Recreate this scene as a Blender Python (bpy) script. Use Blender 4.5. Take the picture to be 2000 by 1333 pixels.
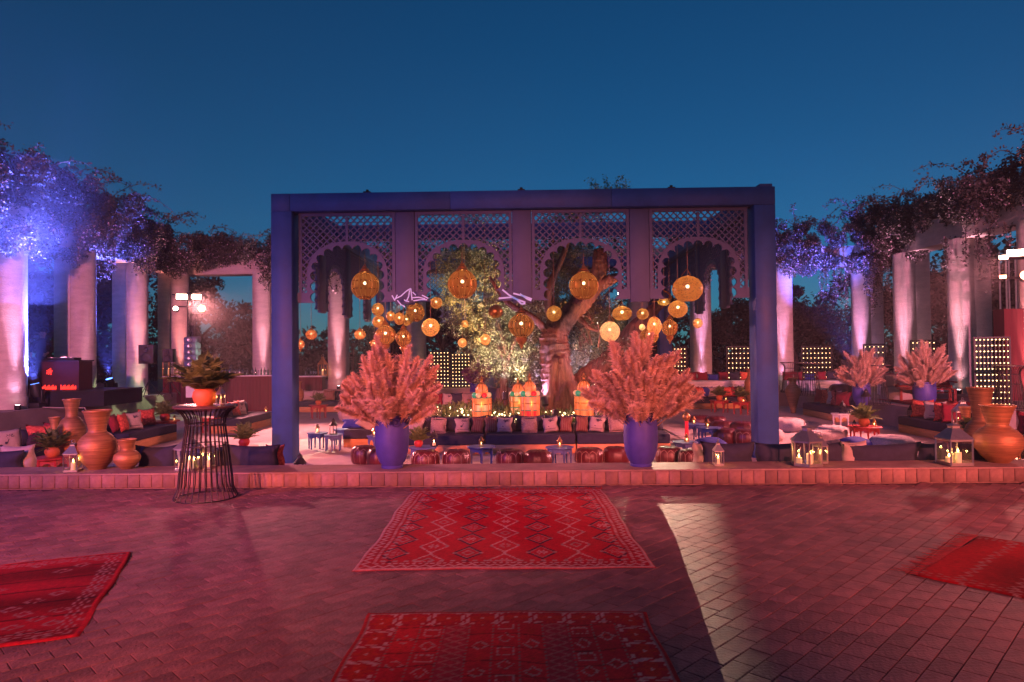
import bpy, bmesh, math, random
import numpy as np
from mathutils import Vector, Matrix, Euler
random.seed(7)
rng = np.random.default_rng(7)
for _o in list(bpy.data.objects):
    bpy.data.objects.remove(_o)
sc = bpy.context.scene
COL = sc.collection
PI = math.pi
R = math.radians

# ------------------------------------------------------------------ camera
EYE = Vector((0, 0, 1.65))
FPX = 2000 * 24 / 36
CAMROT = (Matrix.Rotation(R(1.0), 3, 'Z') @ Matrix.Rotation(R(90 + 1.01), 3, 'X')
          @ Matrix.Rotation(R(-0.6), 3, 'Z'))
cam_data = bpy.data.cameras.new('camera')
cam_data.lens = 24
cam_data.sensor_width = 36
cam_data.clip_end = 3000
cam_data.clip_start = 0.05
cam = bpy.data.objects.new('camera', cam_data)
cam.matrix_world = Matrix.Translation(EYE) @ CAMROT.to_4x4()
COL.objects.link(cam)
sc.camera = cam

# ------------------------------------------------------------------ dusk sky
world = bpy.data.worlds.new('World')
sc.world = world
world.use_nodes = True
wn, wl = world.node_tree.nodes, world.node_tree.links
wn.clear()
w_out = wn.new('ShaderNodeOutputWorld')
w_bg = wn.new('ShaderNodeBackground')
w_sky = wn.new('ShaderNodeTexSky')
w_sky.sky_type = 'NISHITA'
w_sky.sun_disc = False
w_sky.sun_elevation = R(14)
w_sky.sun_rotation = R(200)
w_sky.air_density = 1.0
w_sky.dust_density = 0.3
w_sky.ozone_density = 3.0
w_mix = wn.new('ShaderNodeMix')
w_mix.data_type = 'RGBA'
w_mix.blend_type = 'MULTIPLY'
w_mix.inputs[0].default_value = 1.0
w_mix.inputs[7].default_value = (0.13, 0.60, 0.96, 1)       # dusk white balance
wl.new(w_sky.outputs[0], w_mix.inputs[6])
wl.new(w_mix.outputs[2], w_bg.inputs[0])
w_bg.inputs[1].default_value = 0.05 * 0.93
wl.new(w_bg.outputs[0], w_out.inputs[0])

# ------------------------------------------------------------------ exposure and sampling
sc.view_settings.view_transform = 'Standard'
sc.view_settings.look = 'None'
sc.view_settings.exposure = 0
sc.view_settings.gamma = 1
sc.view_settings.use_curve_mapping = False
sc.render.engine = 'CYCLES'
cy = sc.cycles
cy.use_denoising = True
cy.max_bounces = 6
cy.diffuse_bounces = 3
cy.glossy_bounces = 3
cy.transmission_bounces = 4
cy.transparent_max_bounces = 16
cy.sample_clamp_indirect = 4
cy.caustics_reflective = False
cy.caustics_refractive = False


def spot(name, loc, target, color, power, size=60, blend=0.5, radius=0.12, parent=None):
    d = bpy.data.lights.new(name, 'SPOT')
    d.energy = power
    d.color = color
    d.spot_size = R(size)
    d.spot_blend = blend
    d.shadow_soft_size = radius
    o = bpy.data.objects.new(name, d)
    v = Vector(target) - Vector(loc)
    o.location = loc
    o.rotation_euler = v.to_track_quat('-Z', 'Y').to_euler()
    COL.objects.link(o)
    if parent is not None:
        o.parent = parent
    return o


def point(name, loc, color, power, radius=0.03, parent=None):
    d = bpy.data.lights.new(name, 'POINT')
    d.energy = power
    d.color = color
    d.shadow_soft_size = radius
    o = bpy.data.objects.new(name, d)
    o.location = loc
    COL.objects.link(o)
    if parent is not None:
        o.parent = parent
    return o


# stage washes that colour the near terrace: party floods and added washes on masts behind the photographer
for _x0, _tx in ((10.5, 6.3), (9.5, 2.2), (-6.0, -1.6), (-7.5, -5.8)):
    spot('red_wash', (_x0, -8.5, 5.2), (_tx, 9.3, 0.7), (1.0, 0.19, 0.16), 19000, 29, 0.85, 0.2)
spot('red_wash', (11.5, -8.5, 5.4), (10.8, 18.0, 1.0), (1.0, 0.22, 0.17), 26000, 20, 0.9, 0.2)  # extra lamp added to brighten the pampas on the side platform
spot('pink_wash', (-7, -9, 6.2), (-13.2, 21.5, 2.8), (1.0, 0.27, 0.48), 36000, 27, 0.9, 0.2)  # added to wash the stage-side columns pink
spot('pink_wash', (9, -9, 6.2), (13.2, 22.5, 2.8), (1.0, 0.27, 0.48), 36000, 25, 0.9, 0.2)  # added likewise for the columns opposite
spot('violet_wash', (-13, -1, 5.5), (-6.5, 7.5, 0.2), (0.25, 0.14, 1.0), 5000, 60, 0.9, 0.25)


# ------------------------------------------------------------------ picture helpers: a pixel of the photo -> a place
def _ray(px, py):
    return CAMROT @ Vector(((px - 1000) / FPX, -(py - 666.5) / FPX, -1.0))


def P(px, py, D):
    d = _ray(px, py)
    return EYE + d * (D / d.y)


def G(px, py, z):
    d = _ray(px, py)
    return EYE + d * ((z - EYE.z) / d.z)


# ------------------------------------------------------------------ objects helpers
def link(o, parent=None):
    COL.objects.link(o)
    if parent is not None:
        o.parent = parent
    return o


def tag(o, label=None, cat=None, group=None, kind=None):
    if label:
        o['label'] = label
    if cat:
        o['category'] = cat
    if group:
        o['group'] = group
    if kind:
        o['kind'] = kind
    return o


def thing(name, label, cat, loc=(0, 0, 0), rz=0.0, group=None):
    o = bpy.data.objects.new(name, None)
    o.empty_display_size = 0.1
    o.location = loc
    o.rotation_euler = (0, 0, rz)
    link(o)
    return tag(o, label, cat, group, 'thing')


def put(name, me, mat=None, parent=None, loc=(0, 0, 0), rot=(0, 0, 0), scale=(1, 1, 1), kind=None):
    o = bpy.data.objects.new(name, me)
    o.location = loc
    o.rotation_euler = rot
    o.scale = scale if not isinstance(scale, (int, float)) else (scale,) * 3
    link(o, parent)
    if mat is not None:
        if len(me.materials) == 0:
            me.materials.append(mat)
        elif me.materials[0] != mat:
            o.material_slots[0].link = 'OBJECT'
            o.material_slots[0].material = mat
    if kind:
        o['kind'] = kind
    return o


MESHES = {}


def cached(key, fn):
    if key not in MESHES:
        MESHES[key] = fn()
    return MESHES[key]


class MB:
    """collects vertices and faces of one mesh"""
    def __init__(self):
        self.v, self.f, self.m = [], [], []

    def add(self, vs, fs, mi=0):
        b = len(self.v)
        self.v.extend([tuple(p) for p in vs])
        self.f.extend([tuple(b + i for i in f) for f in fs])
        self.m.extend([mi] * len(fs))
        return self

    def box(self, c, s, rz=0.0, mi=0, rot=None):
        hx, hy, hz = s[0] / 2, s[1] / 2, s[2] / 2
        vs = [Vector((x, y, z)) for x in (-hx, hx) for y in (-hy, hy) for z in (-hz, hz)]
        m = rot if rot is not None else Matrix.Rotation(rz, 3, 'Z')
        vs = [m @ v + Vector(c) for v in vs]
        return self.add(vs, [(0, 1, 3, 2), (4, 6, 7, 5), (0, 4, 5, 1), (2, 3, 7, 6), (0, 2, 6, 4), (1, 5, 7, 3)], mi)

    def bar(self, a, b, w, t, up=(0, 0, 1), mi=0):
        a, b = Vector(a), Vector(b)
        d = b - a
        L = d.length
        if L < 1e-6:
            return self
        d.normalize()
        u = Vector(up)
        s = d.cross(u)
        if s.length < 1e-4:
            s = d.cross(Vector((0, 1, 0)))
        s.normalize()
        u = s.cross(d)
        m = Matrix((d, s, u)).transposed()
        return self.box((a + b) / 2, (L, w, t), rot=m, mi=mi)

    def tube(self, pts, rad, sides=8, mi=0, cap=True, jitter=0.0, closed=False):
        pts = [Vector(p) for p in pts]
        n = len(pts)
        if isinstance(rad, (int, float)):
            rad = [rad] * n
        vs, fs = [], []
        prev = None
        for i, p in enumerate(pts):
            if closed:
                d = pts[(i + 1) % n] - pts[i - 1]
            else:
                d = pts[min(i + 1, n - 1)] - pts[max(i - 1, 0)]
            d.normalize()
            if prev is None:
                s = d.cross(Vector((0, 0, 1)))
                if s.length < 1e-3:
                    s = d.cross(Vector((0, 1, 0)))
            else:
                s = prev - d * prev.dot(d)
            s.normalize()
            prev = s
            u = d.cross(s)
            for k in range(sides):
                a = 2 * PI * k / sides
                r = rad[i] * (1 + (random.uniform(-jitter, jitter) if jitter else 0))
                vs.append(p + s * (r * math.cos(a)) + u * (r * math.sin(a)))
        for i in range(n if closed else n - 1):
            j = (i + 1) % n
            for k in range(sides):
                k2 = (k + 1) % sides
                fs.append((i * sides + k, i * sides + k2, j * sides + k2, j * sides + k))
        if cap and not closed:
            fs.append(tuple(range(sides - 1, -1, -1)))
            fs.append(tuple((n - 1) * sides + k for k in range(sides)))
        return self.add(vs, fs, mi)

    def lathe(self, prof, segs=24, c=(0, 0, 0), mi=0, caps=True, lobes=0, lobe_amp=0.0):
        vs, fs = [], []
        n = len(prof)
        for r, z in prof:
            for k in range(segs):
                a = 2 * PI * k / segs
                rr = r * (1 + lobe_amp * abs(math.sin(a * lobes / 2)) if lobes else 1)
                vs.append((c[0] + rr * math.cos(a), c[1] + rr * math.sin(a), c[2] + z))
        for i in range(n - 1):
            for k in range(segs):
                k2 = (k + 1) % segs
                fs.append((i * segs + k, i * segs + k2, (i + 1) * segs + k2, (i + 1) * segs + k))
        if caps:
            if prof[0][0] > 1e-4:
                fs.append(tuple(range(segs - 1, -1, -1)))
            if prof[-1][0] > 1e-4:
                fs.append(tuple((n - 1) * segs + k for k in range(segs)))
        return self.add(vs, fs, mi)

    def ball(self, c, r, segs=12, rings=8, s=(1, 1, 1), mi=0):
        prof = [(r * math.sin(PI * i / rings) if 0 < i < rings else 1e-5, -r * math.cos(PI * i / rings)) for i in range(rings + 1)]
        b = len(self.v)
        self.lathe(prof, segs, (0, 0, 0), mi, caps=False)
        for i in range(b, len(self.v)):
            x, y, z = self.v[i]
            self.v[i] = (c[0] + x * s[0], c[1] + y * s[1], c[2] + z * s[2])
        return self

    def prism(self, poly, y0, y1, mi=0):
        """polygon in x,z extruded in y"""
        n = len(poly)
        vs = [(x, y0, z) for x, z in poly] + [(x, y1, z) for x, z in poly]
        fs = [tuple(range(n)), tuple(range(2 * n - 1, n - 1, -1))]
        fs += [(i, i + n, (i + 1) % n + n, (i + 1) % n) for i in range(n)]
        return self.add(vs, fs, mi)

    def mesh(self, name, mats=None, smooth=None):
        me = bpy.data.meshes.new(name)
        me.from_pydata(self.v, [], self.f)
        for m in (mats if isinstance(mats, (list, tuple)) else [mats] if mats else []):
            me.materials.append(m)
        if any(self.m):
            me.polygons.foreach_set('material_index', self.m)
        if smooth is not None:
            me.polygons.foreach_set('use_smooth', [True] * len(self.f))
            me.update()
            me.set_sharp_from_angle(angle=R(smooth))
        me.update()
        return me

    def build(self, name, mat, parent=None, smooth=None, loc=(0, 0, 0), rot=(0, 0, 0), kind=None):
        return put(name, self.mesh(name, mat, smooth), None, parent, loc, rot, kind=kind)


def rounded(size, r, segs=2):
    """mesh of a box with rounded edges, base at z=0"""
    bm = bmesh.new()
    bmesh.ops.create_cube(bm, size=1)
    for v in bm.verts:
        v.co = Vector((v.co.x * size[0], v.co.y * size[1], (v.co.z + 0.5) * size[2]))
    bmesh.ops.bevel(bm, geom=list(bm.edges), offset=r, segments=segs, profile=0.6, affect='EDGES')
    me = bpy.data.meshes.new('rounded')
    bm.to_mesh(me)
    bm.free()
    me.polygons.foreach_set('use_smooth', [True] * len(me.polygons))
    me.update()
    me.set_sharp_from_angle(angle=R(50))
    return me


def cushion_mesh(w, h, t, n=10, sag=0.0, seed=0):
    """scatter cushion standing on its lower edge, face towards -y, origin at the middle of the lower edge"""
    g = np.random.default_rng(abs(seed) + 11)
    ph = g.uniform(0, 6, 6)
    vs, fs = [], []
    for side in (-1, 1):
        for j in range(n + 1):
            for i in range(n + 1):
                u, v = 2 * i / n - 1, 2 * j / n - 1
                th = t / 2 * max(0, (1 - abs(u) ** 2.6)) ** 0.55 * max(0, (1 - abs(v) ** 2.6)) ** 0.55
                th *= 1 + 0.10 * math.sin(3 * u + ph[0]) * math.sin(4 * v + ph[1])
                x = u * w / 2 * (1 - 0.09 * (1 - v * v))
                z = h / 2 + v * h / 2 * (1 - 0.09 * (1 - u * u))
                z += -sag * (1 - u * u) * max(0, v) * h
                x += 0.012 * math.sin(5 * v + ph[2])
                vs.append((x, side * th, z))
    N = (n + 1) ** 2
    for j in range(n):
        for i in range(n):
            a = j * (n + 1) + i
            fs.append((a, a + 1, a + n + 2, a + n + 1))
            fs.append((N + a, N + a + n + 1, N + a + n + 2, N + a + 1))
    bm = bmesh.new()
    bv = [bm.verts.new(p) for p in vs]
    for f in fs:
        bm.faces.new([bv[i] for i in f])
    bmesh.ops.remove_doubles(bm, verts=bm.verts, dist=1e-4)
    me = bpy.data.meshes.new('cushion')
    bm.to_mesh(me)
    bm.free()
    me.polygons.foreach_set('use_smooth', [True] * len(me.polygons))
    me.update()
    return me


def quads_mesh(name, verts, mat, per=4):
    """verts: (n*per,3) array, one separate face per row of per"""
    n = len(verts) // per
    me = bpy.data.meshes.new(name)
    me.vertices.add(len(verts))
    me.vertices.foreach_set('co', np.asarray(verts, dtype=np.float32).ravel())
    me.loops.add(n * per)
    me.loops.foreach_set('vertex_index', np.arange(n * per, dtype=np.int32))
    me.polygons.add(n)
    me.polygons.foreach_set('loop_start', np.arange(0, n * per, per, dtype=np.int32))
    me.update(calc_edges=True)
    if mat is not None:
        me.materials.append(mat)
    return me


def leaf_verts(pos, length, width, up_bias=0.0, droop=0.0):
    n = len(pos)
    d = rng.normal(size=(n, 3))
    d[:, 2] += up_bias - droop
    d /= np.linalg.norm(d, axis=1)[:, None]
    s = np.cross(d, rng.normal(size=(n, 3)))
    s /= np.linalg.norm(s, axis=1)[:, None] + 1e-9
    L = (length * rng.uniform(0.6, 1.3, n))[:, None]
    W = (width * rng.uniform(0.6, 1.3, n))[:, None]
    out = np.empty((n, 4, 3))
    out[:, 0] = pos
    out[:, 1] = pos + d * L * 0.5 + s * W * 0.5
    out[:, 2] = pos + d * L
    out[:, 3] = pos + d * L * 0.5 - s * W * 0.5
    return out.reshape(-1, 3)


# ------------------------------------------------------------------ materials
def mat(name, col, rough=0.7, metal=0.0, var=0.2, scale=6.0, bump=0.0, bscale=80.0, col2=None, rnd=0.0, trans=0.0,
        emit=None, es=0.0, spec=0.4, stretch=None, island=0.0, grime=0.0, gscale=0.7):
    m = bpy.data.materials.new(name)
    m.use_nodes = True
    nt = m.node_tree
    N, L = nt.nodes, nt.links
    b = N['Principled BSDF']
    b.inputs['Roughness'].default_value = rough
    b.inputs['Metallic'].default_value = metal
    b.inputs['Specular IOR Level'].default_value = spec
    tc = N.new('ShaderNodeTexCoord')
    vec = tc.outputs['Object']
    if stretch:
        mp = N.new('ShaderNodeMapping')
        mp.inputs['Scale'].default_value = stretch
        L.new(vec, mp.inputs[0])
        vec = mp.outputs[0]
    no = N.new('ShaderNodeTexNoise')
    no.inputs['Scale'].default_value = scale
    no.inputs['Detail'].default_value = 5
    no.inputs['Roughness'].default_value = 0.6
    L.new(vec, no.inputs['Vector'])
    ramp = N.new('ShaderNodeValToRGB')
    ramp.color_ramp.elements[0].position = 0.32
    ramp.color_ramp.elements[1].position = 0.68
    c = Vector(col[:3])
    lo = c * (1 - var)
    hi = Vector(col2[:3]) if col2 else c * (1 + var)
    ramp.color_ramp.elements[0].color = (*lo, 1)
    ramp.color_ramp.elements[1].color = (*hi, 1)
    L.new(no.outputs[0], ramp.inputs[0])
    colout = ramp.outputs[0]
    if rnd or island:
        info = N.new('ShaderNodeObjectInfo')
        src = info.outputs['Random']
        if island:
            ge = N.new('ShaderNodeNewGeometry')
            ad = N.new('ShaderNodeMath')
            ad.operation = 'ADD'
            L.new(src, ad.inputs[0])
            L.new(ge.outputs['Random Per Island'], ad.inputs[1])
            fr = N.new('ShaderNodeMath')
            fr.operation = 'FRACT'
            L.new(ad.outputs[0], fr.inputs[0])
            src = fr.outputs[0]
        a = max(rnd, island)
        mr = N.new('ShaderNodeMapRange')
        mr.inputs['To Min'].default_value = 1 - a
        mr.inputs['To Max'].default_value = 1 + a
        L.new(src, mr.inputs[0])
        hs = N.new('ShaderNodeHueSaturation')
        L.new(mr.outputs[0], hs.inputs['Value'])
        L.new(colout, hs.inputs['Color'])
        colout = hs.outputs[0]
    if grime:
        gp = N.new('ShaderNodeNewGeometry')
        gn = N.new('ShaderNodeTexNoise')
        gn.inputs['Scale'].default_value = gscale
        gn.inputs['Detail'].default_value = 8
        gn.inputs['Roughness'].default_value = 0.68
        L.new(gp.outputs['Position'], gn.inputs['Vector'])
        gm = N.new('ShaderNodeMapRange')
        gm.inputs['From Min'].default_value = 0.3
        gm.inputs['From Max'].default_value = 0.7
        gm.inputs['To Min'].default_value = 1 - grime
        gm.inputs['To Max'].default_value = 1 + grime
        L.new(gn.outputs[0], gm.inputs[0])
        gh = N.new('ShaderNodeHueSaturation')
        L.new(gm.outputs[0], gh.inputs['Value'])
        L.new(colout, gh.inputs['Color'])
        colout = gh.outputs[0]
        gr = N.new('ShaderNodeMapRange')
        gr.inputs['To Min'].default_value = max(0.1, rough - 0.22)
        gr.inputs['To Max'].default_value = min(1, rough + 0.2)
        L.new(gn.outputs[0], gr.inputs[0])
        L.new(gr.outputs[0], b.inputs['Roughness'])
    L.new(colout, b.inputs['Base Color'])
    if bump:
        n2 = N.new('ShaderNodeTexNoise')
        n2.inputs['Scale'].default_value = bscale
        n2.inputs['Detail'].default_value = 4
        L.new(vec, n2.inputs['Vector'])
        bp = N.new('ShaderNodeBump')
        bp.inputs['Strength'].default_value = bump
        bp.inputs['Distance'].default_value = 0.02
        L.new(n2.outputs[0], bp.inputs['Height'])
        L.new(bp.outputs[0], b.inputs['Normal'])
    if emit:
        b.inputs['Emission Color'].default_value = (*emit, 1)
        b.inputs['Emission Strength'].default_value = es
    if trans:
        t = N.new('ShaderNodeBsdfTranslucent')
        L.new(colout, t.inputs[0])
        mx = N.new('ShaderNodeMixShader')
        mx.inputs[0].default_value = trans
        L.new(b.outputs[0], mx.inputs[1])
        L.new(t.outputs[0], mx.inputs[2])
        L.new(mx.outputs[0], N['Material Output'].inputs[0])
    return m


def emitter(name, col, strength):
    m = bpy.data.materials.new(name)
    m.use_nodes = True
    N, L = m.node_tree.nodes, m.node_tree.links
    N.remove(N['Principled BSDF'])
    e = N.new('ShaderNodeEmission')
    e.inputs[0].default_value = (*col, 1)
    e.inputs[1].default_value = strength
    L.new(e.outputs[0], N['Material Output'].inputs[0])
    return m


def shade_mat(name, dark, light, pattern, opening=0.1):
    """lamp shade lit from inside: translucent skin with a pierced or woven pattern of holes"""
    m = bpy.data.materials.new(name)
    m.use_nodes = True
    N, L = m.node_tree.nodes, m.node_tree.links
    b = N['Principled BSDF']
    b.inputs['Roughness'].default_value = 0.35
    b.inputs['Base Color'].default_value = (*dark, 1)
    tr = N.new('ShaderNodeBsdfTranslucent')
    tp = N.new('ShaderNodeBsdfTransparent')
    tc = N.new('ShaderNodeTexCoord')
    sep = N.new('ShaderNodeSeparateXYZ')
    L.new(tc.outputs['Generated'], sep.inputs[0])
    x = N.new('ShaderNodeMath'); x.operation = 'SUBTRACT'; x.inputs[1].default_value = 0.5
    y = N.new('ShaderNodeMath'); y.operation = 'SUBTRACT'; y.inputs[1].default_value = 0.5
    L.new(sep.outputs[0], x.inputs[0]); L.new(sep.outputs[1], y.inputs[0])
    an = N.new('ShaderNodeMath'); an.operation = 'ARCTAN2'
    L.new(y.outputs[0], an.inputs[0]); L.new(x.outputs[0], an.inputs[1])

    def math_(op, a, bval=None, bsock=None):
        q = N.new('ShaderNodeMath'); q.operation = op
        L.new(a, q.inputs[0])
        if bsock is not None:
            L.new(bsock, q.inputs[1])
        elif bval is not None:
            q.inputs[1].default_value = bval
        return q.outputs[0]
    z = sep.outputs[2]
    if pattern in ('pierced', 'caged'):
        ribs = math_('COSINE', math_('MULTIPLY', an.outputs[0], 18.0))
        ribm = math_('GREATER_THAN', ribs, 1.5 if pattern == 'pierced' else 0.75)
        row = math_('SINE', math_('MULTIPLY', z, 21.0))
        rowm = math_('GREATER_THAN', row, 0.86)
        dots = math_('MULTIPLY', rowm, bsock=math_('LESS_THAN', ribs, -0.1))
        hole = math_('MULTIPLY', dots, 0.5)
        hole = math_('ADD', hole, opening)
        solid = math_('MULTIPLY', ribm, 0.85)
    else:
        v = N.new('ShaderNodeTexVoronoi' if pattern == 'lace' else 'ShaderNodeTexNoise')
        v.inputs['Scale'].default_value = 9.0 if pattern == 'lace' else 16.0
        if pattern == 'lace':
            v.feature = 'DISTANCE_TO_EDGE'
        L.new(tc.outputs['Generated'], v.inputs['Vector'])
        solid = math_('LESS_THAN', v.outputs[0], 0.07 if pattern == 'lace' else 0.44)
        solid = math_('MULTIPLY', solid, 0.7)
        wv = N.new('ShaderNodeTexWhiteNoise')
        hole = math_('ADD', math_('MULTIPLY', solid, 0.0), opening)
    tr.inputs[0].default_value = (*light, 1)
    mx = N.new('ShaderNodeMixShader')
    L.new(solid, mx.inputs[0]); L.new(tr.outputs[0], mx.inputs[1]); L.new(b.outputs[0], mx.inputs[2])
    m2 = N.new('ShaderNodeMixShader')
    L.new(hole, m2.inputs[0]); L.new(mx.outputs[0], m2.inputs[1]); L.new(tp.outputs[0], m2.inputs[2])
    L.new(m2.outputs[0], N['Material Output'].inputs[0])
    return m


def glass_mat(name, tint=(1, 1, 1), clear=0.88):
    m = bpy.data.materials.new(name)
    m.use_nodes = True
    N, L = m.node_tree.nodes, m.node_tree.links
    N.remove(N['Principled BSDF'])
    t = N.new('ShaderNodeBsdfTransparent'); t.inputs[0].default_value = (*tint, 1)
    g = N.new('ShaderNodeBsdfGlossy'); g.inputs['Roughness'].default_value = 0.05
    mx = N.new('ShaderNodeMixShader'); mx.inputs[0].default_value = 1 - clear
    L.new(t.outputs[0], mx.inputs[1]); L.new(g.outputs[0], mx.inputs[2])
    L.new(mx.outputs[0], N['Material Output'].inputs[0])
    return m


def attr_mat(name, attr='Col', rough=0.9, bump=0.5, bscale=260):
    m = bpy.data.materials.new(name)
    m.use_nodes = True
    N, L = m.node_tree.nodes, m.node_tree.links
    b = N['Principled BSDF']
    b.inputs['Roughness'].default_value = rough
    b.inputs['Specular IOR Level'].default_value = 0.15
    a = N.new('ShaderNodeAttribute'); a.attribute_name = attr
    tc = N.new('ShaderNodeTexCoord')
    no = N.new('ShaderNodeTexNoise'); no.inputs['Scale'].default_value = 14; no.inputs['Detail'].default_value = 6
    L.new(tc.outputs['Object'], no.inputs['Vector'])
    mr = N.new('ShaderNodeMapRange'); mr.inputs['To Min'].default_value = 0.65; mr.inputs['To Max'].default_value = 1.35
    L.new(no.outputs[0], mr.inputs[0])
    hs = N.new('ShaderNodeHueSaturation')
    L.new(a.outputs['Color'], hs.inputs['Color']); L.new(mr.outputs[0], hs.inputs['Value'])
    L.new(hs.outputs[0], b.inputs['Base Color'])
    n2 = N.new('ShaderNodeTexNoise'); n2.inputs['Scale'].default_value = bscale
    L.new(tc.outputs['Object'], n2.inputs['Vector'])
    bp = N.new('ShaderNodeBump'); bp.inputs['Strength'].default_value = bump; bp.inputs['Distance'].default_value = 0.01
    L.new(n2.outputs[0], bp.inputs['Height']); L.new(bp.outputs[0], b.inputs['Normal'])
    return m


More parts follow.
